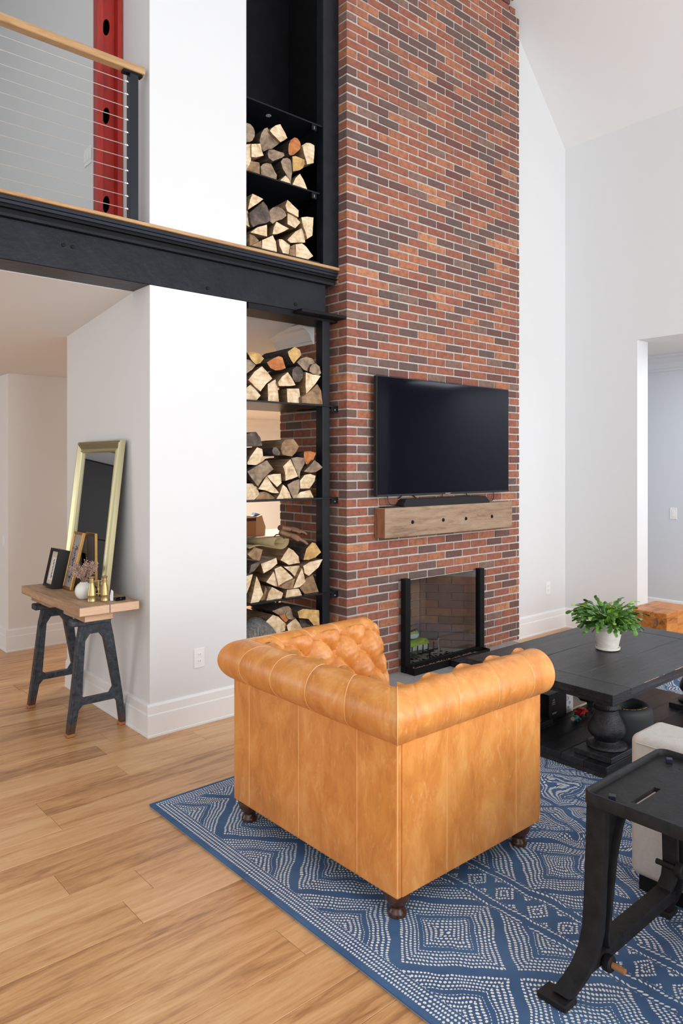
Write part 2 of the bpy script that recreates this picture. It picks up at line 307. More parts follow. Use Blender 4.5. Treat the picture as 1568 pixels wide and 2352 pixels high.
LOGS=[
('U1', 'g', 3.925, [(2.592, 3.776),(2.605, 3.786),(2.633, 3.787),(2.655, 3.772),(2.668, 3.744),(2.666, 3.716),(2.649, 3.684),(2.63, 3.67),(2.592, 3.656)], 'grey split log, leftmost in top layer, uppermost log shelf'),
('U1', 'p', 3.9, [(2.769, 3.775),(2.78, 3.793),(2.814, 3.825),(2.854, 3.846),(2.868, 3.828),(2.896, 3.798),(2.913, 3.77),(2.882, 3.744),(2.856, 3.726),(2.814, 3.748),(2.788, 3.761)], 'pale split log, second from left in top layer, uppermost log shelf'),
('U1', 'o', 3.935, [(2.946, 3.718),(2.95, 3.753),(2.967, 3.786),(2.999, 3.813),(3.024, 3.814),(3.046, 3.798),(3.058, 3.761),(3.042, 3.74),(3.017, 3.715),(2.992, 3.69),(2.964, 3.679),(2.95, 3.685)], 'orange split log, third from left in top layer, uppermost log shelf'),
('U1', 'p', 3.912, [(3.046, 3.765),(3.082, 3.792),(3.119, 3.801),(3.154, 3.796),(3.156, 3.765),(3.148, 3.67),(3.09, 3.645),(3.076, 3.682),(3.06, 3.72)], 'pale split log, rightmost in top layer, uppermost log shelf'),
('U1', 'p', 3.9, [(2.624, 3.647),(2.692, 3.669),(2.705, 3.632),(2.72, 3.599),(2.661, 3.57),(2.624, 3.563)], 'pale split log, leftmost in middle layer, uppermost log shelf'),
('U1', 'g', 3.925, [(2.704, 3.705),(2.718, 3.753),(2.741, 3.79),(2.767, 3.807),(2.784, 3.787),(2.804, 3.771),(2.838, 3.759),(2.871, 3.737),(2.845, 3.711),(2.804, 3.674),(2.777, 3.665),(2.737, 3.637),(2.718, 3.655),(2.708, 3.679)], 'grey split log, second from left in middle layer, uppermost log shelf'),
('U1', 'g', 3.9, [(2.75, 3.617),(2.76, 3.649),(2.8, 3.661),(2.841, 3.66),(2.882, 3.663),(2.89, 3.646),(2.868, 3.626),(2.827, 3.602),(2.793, 3.583),(2.76, 3.593)], 'grey split log, third from left in middle layer, uppermost log shelf'),
('U1', 'g', 3.935, [(2.883, 3.616),(2.901, 3.642),(2.936, 3.657),(2.964, 3.651),(2.979, 3.614),(2.978, 3.563),(2.964, 3.472),(2.929, 3.541),(2.901, 3.57)], 'grey split log, fourth from left in middle layer, uppermost log shelf'),
('U1', 'y', 3.925, [(2.972, 3.672),(2.999, 3.683),(3.078, 3.681),(3.082, 3.65),(3.063, 3.617),(3.035, 3.595),(2.979, 3.571),(2.974, 3.609)], 'yellowish split log, rightmost in middle layer, uppermost log shelf'),
('U1', 'p', 3.912, [(2.592, 3.64),(2.628, 3.654),(2.63, 3.615),(2.629, 3.472),(2.598, 3.472),(2.592, 3.472)], 'pale split log, leftmost in bottom layer, uppermost log shelf'),
('U1', 'b', 3.912, [(2.592, 3.546),(2.624, 3.542),(2.695, 3.551),(2.7, 3.472),(2.637, 3.472),(2.592, 3.472)], 'brown split log, second from left in bottom layer, uppermost log shelf'),
('U1', 'g', 3.935, [(2.719, 3.538),(2.738, 3.56),(2.771, 3.576),(2.805, 3.579),(2.829, 3.545),(2.852, 3.518),(2.846, 3.472),(2.785, 3.472),(2.724, 3.472)], 'grey split log, third from left in bottom layer, uppermost log shelf'),
('U1', 'p', 3.9, [(2.854, 3.472),(2.896, 3.515),(2.923, 3.498),(2.944, 3.472),(2.896, 3.472)], 'pale split log, fourth from left in bottom layer, uppermost log shelf'),
('U1', 'p', 3.912, [(2.962, 3.472),(2.989, 3.525),(3.028, 3.566),(3.06, 3.532),(3.093, 3.472),(3.024, 3.472)], 'pale split log, rightmost in bottom layer, uppermost log shelf'),
('U2', 'p', 3.9, [(2.597, 3.216),(2.613, 3.284),(2.633, 3.329),(2.668, 3.324),(2.717, 3.314),(2.681, 3.281),(2.635, 3.246)], 'pale split log, leftmost in top layer, log shelf just above the beam'),
('U2', 'g', 3.925, [(2.782, 3.26),(2.811, 3.288),(2.852, 3.304),(2.886, 3.3),(2.913, 3.283),(2.925, 3.259),(2.886, 3.225),(2.838, 3.204),(2.811, 3.179),(2.782, 3.193)], 'grey split log, second from left in top layer, log shelf just above the beam'),
('U2', 'p', 3.912, [(2.905, 3.319),(2.922, 3.361),(2.96, 3.342),(3.017, 3.313),(3.016, 3.265),(2.975, 3.275),(2.92, 3.285)], 'pale split log, third from left in top layer, log shelf just above the beam'),
('U2', 'p', 3.935, [(2.939, 3.29),(2.992, 3.281),(3.053, 3.245),(3.006, 3.194),(2.939, 3.208)], 'pale split log, fourth from left in top layer, log shelf just above the beam'),
('U2', 'p', 3.912, [(3.047, 3.238),(3.039, 3.27),(3.09, 3.287),(3.147, 3.294),(3.137, 3.165),(3.09, 3.132),(3.076, 3.175),(3.058, 3.206)], 'pale split log, rightmost in top layer, log shelf just above the beam'),
('U2', 'p', 3.935, [(2.592, 3.218),(2.617, 3.226),(2.638, 3.186),(2.651, 3.14),(2.63, 3.122),(2.592, 3.132)], 'pale split log, leftmost in middle layer, log shelf just above the beam'),
('U2', 'p', 3.9, [(2.616, 3.075),(2.668, 3.119),(2.746, 3.154),(2.748, 3.076),(2.694, 3.075),(2.642, 3.075)], 'pale split log, second from left in middle layer, log shelf just above the beam'),
('U2', 'd', 3.912, [(2.616, 3.202),(2.656, 3.242),(2.725, 3.305),(2.755, 3.283),(2.778, 3.233),(2.785, 3.191),(2.748, 3.166),(2.689, 3.146),(2.646, 3.118),(2.627, 3.134)], 'dark split log, third from left in middle layer, log shelf just above the beam'),
('U2', 'p', 3.912, [(2.802, 3.117),(2.809, 3.152),(2.832, 3.196),(2.877, 3.183),(2.936, 3.171),(2.891, 3.142),(2.836, 3.113),(2.798, 3.105)], 'pale split log, fourth from left in middle layer, log shelf just above the beam'),
('U2', 'p', 3.935, [(2.936, 3.1),(3.006, 3.172),(3.064, 3.209),(3.084, 3.182),(3.092, 3.114),(3.049, 3.105),(2.964, 3.086)], 'pale split log, rightmost in middle layer, log shelf just above the beam'),
('U2', 'b', 3.912, [(2.619, 3.069),(2.656, 3.064),(2.691, 3.04),(2.65, 2.992),(2.619, 2.992)], 'brown split log, leftmost in bottom layer, log shelf just above the beam'),
('U2', 'b', 3.9, [(2.622, 2.992),(2.7, 3.039),(2.703, 2.992),(2.635, 2.992)], 'brown split log, second from left in bottom layer, log shelf just above the beam'),
('U2', 'p', 3.912, [(2.713, 2.992),(2.715, 3.049),(2.802, 3.098),(2.826, 3.062),(2.836, 2.992),(2.768, 2.992)], 'pale split log, third from left in bottom layer, log shelf just above the beam'),
('U2', 'p', 3.9, [(2.841, 3.078),(2.868, 3.083),(2.934, 3.058),(2.923, 2.992),(2.875, 2.992),(2.847, 3.036)], 'pale split log, fourth from left in bottom layer, log shelf just above the beam'),
('U2', 'b', 3.912, [(2.945, 3.053),(2.986, 3.076),(2.989, 2.992),(2.935, 2.992)], 'brown split log, fifth from left in bottom layer, log shelf just above the beam'),
('U2', 'p', 3.912, [(2.99, 3.077),(3.046, 3.094),(3.082, 3.079),(3.145, 3.025),(3.097, 2.992),(3.053, 2.992),(2.992, 2.992)], 'pale split log, rightmost in bottom layer, log shelf just above the beam'),
('S1', 'y', 3.912, [(2.598, 2.303),(2.637, 2.312),(2.695, 2.305),(2.732, 2.276),(2.702, 2.243),(2.667, 2.23),(2.63, 2.259)], 'yellowish split log, leftmost in top layer, first log shelf below the beam'),
('S1', 'o', 3.925, [(2.762, 2.255),(2.811, 2.285),(2.859, 2.306),(2.89, 2.301),(2.918, 2.231),(2.886, 2.217),(2.832, 2.208),(2.791, 2.22)], 'orange split log, second from left in top layer, first log shelf below the beam'),
('S1', 'y', 3.925, [(2.935, 2.345),(2.992, 2.382),(3.038, 2.367),(3.05, 2.331),(3.013, 2.296),(2.984, 2.265),(2.96, 2.291),(2.942, 2.317)], 'yellowish split log, third from left in top layer, first log shelf below the beam'),
('S1', 'g', 3.912, [(3.001, 2.276),(3.032, 2.305),(3.082, 2.323),(3.134, 2.317),(3.159, 2.29),(3.117, 2.258),(3.09, 2.224),(3.062, 2.231),(3.035, 2.251)], 'grey split log, rightmost in top layer, first log shelf below the beam'),
('S1', 'g', 3.912, [(2.592, 2.258),(2.624, 2.256),(2.665, 2.225),(2.637, 2.194),(2.598, 2.169),(2.592, 2.164)], 'grey split log, leftmost in middle layer, first log shelf below the beam'),
('S1', 'p', 3.912, [(2.608, 2.127),(2.656, 2.185),(2.715, 2.225),(2.755, 2.193),(2.798, 2.15),(2.748, 2.111),(2.702, 2.058),(2.656, 2.088)], 'pale split log, second from left in middle layer, first log shelf below the beam'),
('S1', 'd', 3.912, [(2.96, 2.188),(2.968, 2.228),(3.003, 2.251),(3.032, 2.247),(3.059, 2.213),(3.053, 2.173),(3.024, 2.145),(2.992, 2.14),(2.968, 2.16)], 'dark split log, third from left in middle layer, first log shelf below the beam'),
('S1', 'p', 3.89, [(3.061, 2.213),(3.123, 2.201),(3.194, 2.198),(3.145, 2.138),(3.101, 2.096),(3.065, 2.065),(3.058, 2.126)], 'pale split log, fourth from left in middle layer, first log shelf below the beam'),
('S1', 'g', 3.89, [(3.095, 2.243),(3.116, 2.272),(3.149, 2.281),(3.183, 2.262),(3.197, 2.217),(3.175, 2.199),(3.123, 2.204),(3.092, 2.22)], 'grey split log, rightmost in middle layer, first log shelf below the beam'),
('S1', 'p', 3.935, [(2.592, 2.063),(2.639, 2.101),(2.678, 2.074),(2.721, 2.034),(2.685, 1.999),(2.592, 1.999)], 'pale split log, leftmost in bottom layer, first log shelf below the beam'),
('S1', 'p', 3.925, [(2.769, 2.113),(2.832, 2.15),(2.849, 2.102),(2.862, 1.999),(2.772, 1.999)], 'pale split log, second from left in bottom layer, first log shelf below the beam'),
('S1', 'p', 3.9, [(2.834, 2.127),(2.868, 2.168),(2.916, 2.202),(2.951, 2.164),(2.982, 2.118),(2.923, 2.108),(2.844, 2.104)], 'pale split log, third from left in bottom layer, first log shelf below the beam'),
('S1', 'p', 3.925, [(2.925, 2.094),(3.031, 2.101),(3.047, 1.999),(2.932, 1.999)], 'pale split log, fourth from left in bottom layer, first log shelf below the beam'),
('S1', 'b', 3.89, [(3.025, 2.038),(3.109, 2.094),(3.164, 2.138),(3.197, 2.095),(3.212, 1.999),(3.116, 1.999),(3.03, 1.999)], 'brown split log, rightmost in bottom layer, first log shelf below the beam'),
('S2', 'd', 3.912, [(2.592, 1.777),(2.637, 1.79),(2.669, 1.794),(2.702, 1.759),(2.718, 1.705),(2.656, 1.699),(2.592, 1.7)], 'dark split log, leftmost in top layer, second log shelf below the beam'),
('S2', 'p', 3.925, [(2.607, 1.59),(2.633, 1.634),(2.685, 1.695),(2.727, 1.684),(2.737, 1.588),(2.672, 1.578),(2.613, 1.581)], 'pale split log, second from left in top layer, second log shelf below the beam'),
('S2', 'd', 3.9, [(2.787, 1.668),(2.797, 1.695),(2.824, 1.696),(2.854, 1.663),(2.847, 1.643),(2.82, 1.641),(2.797, 1.651)], 'dark split log, third from left in top layer, second log shelf below the beam'),
('S2', 'b', 3.925, [(2.876, 1.686),(2.886, 1.725),(2.914, 1.75),(2.984, 1.755),(3.031, 1.705),(2.999, 1.659),(2.97, 1.636),(2.893, 1.647)], 'brown split log, fourth from left in top layer, second log shelf below the beam'),
('S2', 'o', 3.925, [(3.074, 1.671),(3.129, 1.675),(3.181, 1.664),(3.159, 1.62),(3.129, 1.583),(3.09, 1.583),(3.072, 1.628)], 'orange split log, rightmost in top layer, second log shelf below the beam'),
('S2', 'g', 3.9, [(2.592, 1.537),(2.655, 1.568),(2.746, 1.611),(2.8, 1.552),(2.76, 1.525),(2.713, 1.485),(2.674, 1.439),(2.629, 1.488)], 'grey split log, leftmost in middle layer, second log shelf below the beam'),
('S2', 'p', 3.925, [(2.762, 1.508),(2.818, 1.519),(2.876, 1.52),(2.882, 1.457),(2.845, 1.43),(2.804, 1.465)], 'pale split log, second from left in middle layer, second log shelf below the beam'),
('S2', 'p', 3.9, [(2.875, 1.569),(2.903, 1.591),(2.937, 1.619),(2.971, 1.563),(3.003, 1.501),(2.951, 1.484),(2.897, 1.472),(2.892, 1.53)], 'pale split log, third from left in middle layer, second log shelf below the beam'),
('S2', 'g', 3.925, [(2.961, 1.625),(3.013, 1.634),(3.084, 1.626),(3.078, 1.585),(3.042, 1.534),(3.032, 1.485),(3.025, 1.5),(2.993, 1.563)], 'grey split log, fourth from left in middle layer, second log shelf below the beam'),
('S2', 'p', 3.925, [(3.037, 1.471),(3.078, 1.51),(3.129, 1.518),(3.177, 1.504),(3.166, 1.464),(3.122, 1.415),(3.04, 1.417)], 'pale split log, fifth from left in middle layer, second log shelf below the beam'),
('S2', 'g', 3.89, [(3.045, 1.534),(3.087, 1.567),(3.138, 1.613),(3.175, 1.591),(3.212, 1.562),(3.16, 1.534),(3.101, 1.525)], 'grey split log, rightmost in middle layer, second log shelf below the beam'),
('S2', 'p', 3.935, [(2.592, 1.462),(2.678, 1.457),(2.711, 1.388),(2.672, 1.352),(2.627, 1.352),(2.592, 1.352)], 'pale split log, leftmost in bottom layer, second log shelf below the beam'),
('S2', 'b', 3.935, [(2.678, 1.352),(2.713, 1.4),(2.751, 1.403),(2.805, 1.38),(2.843, 1.352)], 'brown split log, second from left in bottom layer, second log shelf below the beam'),
('S2', 'p', 3.912, [(2.686, 1.422),(2.715, 1.46),(2.75, 1.506),(2.788, 1.459),(2.853, 1.391),(2.795, 1.394),(2.735, 1.414)], 'pale split log, third from left in bottom layer, second log shelf below the beam'),
('S2', 'p', 3.912, [(2.83, 1.352),(2.856, 1.385),(2.884, 1.448),(2.917, 1.423),(2.938, 1.394),(2.957, 1.352)], 'pale split log, fourth from left in bottom layer, second log shelf below the beam'),
('S2', 'g', 3.925, [(2.93, 1.445),(2.984, 1.471),(3.033, 1.482),(3.035, 1.414),(3.006, 1.352),(2.977, 1.352),(2.951, 1.399)], 'grey split log, fifth from left in bottom layer, second log shelf below the beam'),
('S2', 'p', 3.935, [(2.992, 1.352),(3.049, 1.393),(3.137, 1.405),(3.167, 1.352)], 'pale split log, rightmost in bottom layer, second log shelf below the beam'),
('S3', 'd', 3.9, [(2.606, 0.879),(2.622, 0.936),(2.687, 0.953),(2.687, 0.93),(2.642, 0.891)], 'dark split log, leftmost in top layer, third log shelf below the beam'),
('S3', 'b', 3.9, [(2.592, 1.006),(2.648, 1.047),(2.713, 1.026),(2.688, 0.956),(2.635, 0.97)], 'brown split log, second from left in top layer, third log shelf below the beam'),
('S3', 'p', 3.935, [(2.721, 0.929),(2.785, 0.943),(2.846, 0.96),(2.856, 0.92),(2.805, 0.888),(2.744, 0.864)], 'pale split log, third from left in top layer, third log shelf below the beam'),
('S3', 'p', 3.925, [(2.873, 0.941),(2.914, 0.991),(2.942, 1.02),(2.984, 0.997),(3.027, 0.954),(3.038, 0.907),(2.984, 0.906),(2.942, 0.903)], 'pale split log, fourth from left in top layer, third log shelf below the beam'),
('S3', 'y', 3.89, [(3.04, 0.932),(3.065, 1.005),(3.116, 1.047),(3.145, 1.039),(3.197, 0.972),(3.145, 0.939),(3.087, 0.928)], 'yellowish split log, rightmost in top layer, third log shelf below the beam'),
('S3', 'p', 3.912, [(2.592, 0.865),(2.643, 0.873),(2.624, 0.811),(2.598, 0.755),(2.592, 0.752)], 'pale split log, leftmost in middle layer, third log shelf below the beam'),
('S3', 'p', 3.935, [(2.764, 0.804),(2.825, 0.87),(2.844, 0.823),(2.858, 0.761),(2.812, 0.78)], 'pale split log, second from left in middle layer, third log shelf below the beam'),
('S3', 'p', 3.925, [(2.825, 0.887),(2.876, 0.901),(2.928, 0.86),(2.98, 0.812),(2.914, 0.784),(2.857, 0.762),(2.84, 0.825)], 'pale split log, third from left in middle layer, third log shelf below the beam'),
('S3', 'p', 3.935, [(2.906, 0.894),(2.985, 0.89),(3.062, 0.891),(3.042, 0.849),(3.017, 0.804),(2.96, 0.857)], 'pale split log, fourth from left in middle layer, third log shelf below the beam'),
('S3', 'p', 3.9, [(2.96, 0.744),(2.994, 0.809),(3.037, 0.878),(3.069, 0.779),(3.015, 0.748)], 'pale split log, fifth from left in middle layer, third log shelf below the beam'),
('S3', 'p', 3.89, [(3.038, 0.891),(3.101, 0.915),(3.212, 0.923),(3.175, 0.87),(3.087, 0.818),(3.05, 0.841)], 'pale split log, rightmost in middle layer, third log shelf below the beam'),
('S3', 'p', 3.9, [(2.616, 0.688),(2.635, 0.752),(2.664, 0.858),(2.687, 0.816),(2.717, 0.734),(2.681, 0.688)], 'pale split log, leftmost in bottom layer, third log shelf below the beam'),
('S3', 'b', 3.935, [(2.71, 0.688),(2.744, 0.727),(2.758, 0.776),(2.783, 0.744),(2.763, 0.688)], 'brown split log, second from left in bottom layer, third log shelf below the beam'),
('S3', 'p', 3.912, [(2.75, 0.688),(2.768, 0.741),(2.795, 0.772),(2.887, 0.721),(2.873, 0.688),(2.802, 0.688)], 'pale split log, third from left in bottom layer, third log shelf below the beam'),
('S3', 'b', 3.9, [(2.847, 0.766),(2.909, 0.793),(2.977, 0.81),(2.957, 0.744),(2.896, 0.749)], 'brown split log, fourth from left in bottom layer, third log shelf below the beam'),
('S3', 'p', 3.912, [(2.905, 0.688),(2.918, 0.74),(3.017, 0.737),(3.046, 0.688),(2.975, 0.688)], 'pale split log, fifth from left in bottom layer, third log shelf below the beam'),
('S3', 'b', 3.935, [(3.044, 0.733),(3.1, 0.796),(3.159, 0.813),(3.212, 0.688),(3.137, 0.688),(3.086, 0.688)], 'brown split log, rightmost in bottom layer, third log shelf below the beam'),
('S4', 'p', 3.97, [(2.765, 0.498),(2.79, 0.538),(2.844, 0.574),(2.89, 0.554),(2.953, 0.498),(2.946, 0.452),(2.863, 0.438),(2.79, 0.427),(2.763, 0.476)], 'pale split log, leftmost in middle layer, floor bay behind the armchair'),
('S4', 'o', 3.97, [(2.895, 0.564),(2.944, 0.569),(2.952, 0.546),(2.972, 0.52),(2.951, 0.506),(2.918, 0.535)], 'orange split log, second from left in middle layer, floor bay behind the armchair'),
('S4', 'y', 3.9, [(2.996, 0.585),(3.045, 0.597),(3.187, 0.569),(3.192, 0.462),(3.138, 0.47),(3.093, 0.521),(3.011, 0.537)], 'yellowish split log, rightmost in middle layer, floor bay behind the armchair'),
('S4', 'g', 3.97, [(2.835, 0.599),(2.927, 0.616),(2.979, 0.613),(2.998, 0.59),(2.948, 0.567),(2.89, 0.566)], 'grey split log, leftmost in top layer, floor bay behind the armchair'),
('S4', 'g', 3.97, [(2.948, 0.565),(2.979, 0.584),(3.012, 0.587),(3.044, 0.564),(3.046, 0.533),(3.012, 0.516),(2.974, 0.524),(2.955, 0.545)], 'grey split log, rightmost in top layer, floor bay behind the armchair'),
('S4', 'p', 3.97, [(2.614, 0.49),(2.701, 0.471),(2.758, 0.44),(2.758, 0.381),(2.614, 0.404)], 'pale split log, leftmost in bottom layer, floor bay behind the armchair'),
('S4', 'p', 3.97, [(2.958, 0.484),(2.989, 0.503),(3.036, 0.524),(3.07, 0.483),(3.102, 0.429),(3.022, 0.429),(2.974, 0.44)], 'pale split log, second from left in bottom layer, floor bay behind the armchair'),
('S4', 'd', 3.97, [(3.065, 0.51),(3.144, 0.505),(3.192, 0.449),(3.144, 0.422),(3.107, 0.428),(3.075, 0.483)], 'dark split log, rightmost in bottom layer, floor bay behind the armchair'),
]
# ================================================================== structure
# floor and its oak planks (boards run along X, 0.165 m wide)
fl = struct(bx('floor', (-3, 9.4, -3.6, 10.9, -.08, -.012), 'mortardark'))
PW = .165; rest = G(); cnt = 0
for r in range(-19, 54):
    y0 = 2.002+PW*r; x = -3+R.random()*1.6; seed = random.Random(r*7+3)
    while x < 9.3:
        w = seed.choice((.9, 1.3, 1.7, 2.1, 2.4)); x1 = min(x+w, 9.35)
        if r == 0: pass
        vis = (.45 < (y0+.08)/max(x+w*.5, .05) or x < .4) and x1 > -.2 and x < 6.4 and y0 > .5 and y0 < 6.6 and not (x > 2.6 and y0 > 4.1)
        a = (x+.0006, x1-.0006, y0+.0006, y0+PW-.0006, -.012, -.0003*seed.random())
        if vis and cnt < 290: bx('plank', a, 'oakfloor', fl, .0012); cnt += 1
        else: rest.box(*a)
        x = x1
stuff(rest.build('planks', 'oakfloor', fl))
# rug
ru = G(); ru.box(1.525, 5.44, -1.6, 3.105, .003, .014, .003); ro = tag(ru.build('area_rug', 'rug', None), 'blue area rug with white dotted diamond pattern under the leather armchair', 'rug')
bx('backing', (1.528, 5.43, -1.59, 3.10, 0, .0035), 'rugback', ro)
# ceilings
CZ = lambda y: 2.62-.115*(y-4.12)
g = G(); g.add([(-3, 4.12, 2.62), (9.4, 4.12, 2.62), (9.4, 6.47, CZ(6.47)), (-3, 6.47, CZ(6.47)), (-3, 10.9, 2.34), (9.4, 10.9, 2.34), (-3, 4.12, 2.90), (9.4, 4.12, 2.90), (9.4, 10.9, 2.90), (-3, 10.9, 2.90)],
    [(0, 3, 2, 1), (3, 4, 5, 2), (6, 7, 8, 9), (0, 1, 7, 6), (4, 9, 8, 5), (0, 6, 9, 4), (0, 4, 3), (1, 5, 8, 7), (1, 2, 5)])
struct(g.build('ceiling', 'ceil'))
SLP = 1.037
zc = lambda x: 4.66+SLP*(6.283-x)
g = G(); g.add([(6.5, -3.4, zc(6.5)), (6.5, 3.95, zc(6.5)), (3.6, 3.95, zc(3.6)), (3.6, -3.4, zc(3.6)), (6.5, -3.4, zc(6.5)+.1), (6.5, 3.95, zc(6.5)+.1), (3.6, 3.95, zc(3.6)+.1), (3.6, -3.4, zc(3.6)+.1)],
    [(0, 1, 2, 3), (7, 6, 5, 4), (0, 3, 7, 4), (1, 0, 4, 5), (2, 1, 5, 6), (3, 2, 6, 7)])
struct(g.build('ceiling_vault', 'ceil'))
# white pier left of the log shelves: lower and upper lifts
struct(bx('wall_left', (1.918, 2.585, 3.896, 5.19, 0, 2.624), 'paint'))
g = G(); g.box(1.918, 2.585, 3.899, 4.12, 2.98, 7.4); g.box(1.918, 2.585, 4.12, 7.6, 2.9, 7.4); struct(g.build('wall_left_upper', 'paint'))
struct(bx('wall_hall', (1.89, 9.3, 6.455, 6.60, 0, 2.40), 'hall')) if False else None
g = G(); g.box(1.89, 2.9, 6.455, 10.4, 0, 2.40); struct(g.build('wall_hall', 'hall'))
struct(bx('wall_hall_left', (-3.1, -2.9, 3.9, 10.9, 0, 2.6), 'hall'))
struct(bx('wall_hall_end', (-3, 1.9, 10.4, 10.55, 0, 2.4), 'hall'))
struct(bx('wall_back_room', (2.9, 9.4, 10.25, 10.4, 0, 2.4), 'cream'))
struct(bx('wall_back_room_right', (9.3, 9.45, 4.0, 10.4, 0, 2.7), 'cream'))
struct(bx('wall_landing_end', (-3, 1.918, 7.5, 7.6, 2.9, 7.4), 'paint'))
struct(bx('wall_landing_left', (-3.1, -3, 3.9, 7.6, 2.9, 7.4), 'paint')); struct(bx('ceiling_landing', (-3, 1.917, 3.95, 7.5, 5.85, 5.95), 'ceil'))
# wall right of the chimney and the right wall with its opening
struct(bx('wall_back', (5.30, 6.48, 3.896, 4.05, 0, 5.8), 'paint'))
g = G(); g.box(6.283, 6.481, 3.167, 3.896, 0, 4.75); g.box(6.283, 6.481, .9, 3.167, 2.705, 4.75); g.box(6.283, 6.481, -3.4, .9, 0, 4.75)
struct(g.build('wall_right', 'paint'))
struct(bx('wall_side_room', (7.45, 7.6, -.5, 4.6, 0, 2.76), 'bluegrey')); struct(bx('wall_side_room_back', (6.481, 7.45, 4.05, 4.2, 0, 2.76), 'bluegrey'))
struct(bx('wall_side_room_front', (6.481, 7.45, -.5, -.4, 0, 2.76), 'bluegrey'))
struct(bx('ceiling_side_room', (6.481, 7.6, -.5, 4.2, 2.7065, 2.84), 'ceil'))
def crown(name, ax, fixed, a, b, z, sgn, mat='trim', s=.11):     # cove profile; ax = axis it runs along
    prof = [(0, -s), (s*.12, -s), (s*.14, -s*.86), (s*.22, -s*.82), (s*.34, -s*.5), (s*.62, -s*.24), (s*.84, -s*.16), (s*.86, -s*.06), (s, -.0), (0, 0)]
    fn = (lambda p, t: (t, fixed+sgn*p[0], z+p[1])) if ax == 0 else (lambda p, t: (fixed+sgn*p[0], t, z+p[1]))
    return struct(G().prism(prof, lambda p: fn(p, a), lambda p: fn(p, b)).build(name, mat))
crown('trim_1', 1, 7.45, -.4, 4.05, 2.706, -1, 'bluegrey', .16)
# baseboards: stepped profile
def base(name, ax, fixed, a, b, sgn, mat='trim', h=.19, z=0):
    prof = [(0, z), (.019, z), (.019, z+.012), (.015, z+.014), (.015, z+h*.66), (.011, z+h*.7), (.011, z+h*.93), (.006, z+h), (0, z+h)]
    fn = (lambda p, t: (t, fixed+sgn*p[0], p[1])) if ax == 0 else (lambda p, t: (fixed+sgn*p[0], t, p[1]))
    return struct(G().prism(prof, lambda p: fn(p, a), lambda p: fn(p, b)).build(name, mat))
base('baseboard_pier_front', 0, 3.896, 1.899, 2.585, -1); base('baseboard_pier_side', 1, 1.918, 3.896, 5.19, -1)
base('baseboard_hall', 0, 6.455, 1.87, 2.9, -1); base('baseboard_hall_side', 1, 1.89, 6.455, 10.4, -1)
base('baseboard_back', 0, 3.896, 5.392, 6.283, -1); base('baseboard_right', 1, 6.283, 3.167, 3.896, -1)
base('baseboard_side_room', 1, 7.45, -.4, 4.05, -1)
# crown seen through the top of the log shelves, with its mitred end
crown('trim_2', 1, 3.357, 4.16, 4.62, 2.60, -1, 'trim', .13)
crown('trim_3', 0, 10.25, 2.9, 9.3, 2.34, -1, 'trim', .2)
# ------------------------------------------------------------------ mezzanine edge
me_ = thing('mezzanine_beam', (.2, 3.99, 2.624), 'long black steel beam carrying the upstairs landing', 'beam')
g = G(); g.box(-3, 3.244, 3.896, 4.119, 2.624, 2.838, .004); g.build('web', 'beam', me_)
g = G(); g.box(-3, 3.30, 3.868, 4.10, 2.838, 2.853); g.build('top_flange', 'beam', me_)
g = G(); g.box(-3, 3.335, 3.90, 4.10, 2.853, 2.912); g.build('packer', 'blackmatte', me_)
g = G(); g.box(2.96, 3.352, 3.80, 3.894, 2.600, 2.622, .003); g.box(2.60, 3.35, 3.897, 4.119, 2.585, 2.622); g.build('bearing_plate', 'blackmatte', me_)
for bxp in (.62, 1.42, 1.47, 2.30, 2.98):
    b = G(); b.lathe([(0, -.002), (.010, -.002), (.010, .004), (.004, .006), (0, .006)], 0, 0, 10); b.v = [(bxp+x, 3.894-z, 2.665+(.09 if bxp in (1.42, 1.47) else 0)+y) for x, y, z in b.v]; b.build('rivet', 'blackmatte', me_)
tr = thing('edge_trim', (.2, 3.9, 2.89), 'black stepped trim running along the landing edge', 'trim')
g = G(); g.box(-3, 3.345, 3.884, 3.94, 2.930, 2.950, .002); g.build('upper_band', 'charcoal', tr)
g = G(); g.box(-3, 3.345, 3.888, 3.94, 2.910, 2.929, .002); g.build('lower_band', 'charcoal', tr)
g = G(); g.box(-3, 3.345, 3.876, 3.94, 2.886, 2.892, .001); g.box(-3, 3.345, 3.91, 3.94, 2.892, 2.91); g.build('shadow_bead', 'blackmatte', tr)
tag(bx('landing_nosing', (-3, 3.355, 3.872, 3.90+.20, 2.953, 2.973), 'oak', None, .003), 'pale oak nosing strip along the edge of the upstairs landing', 'trim')
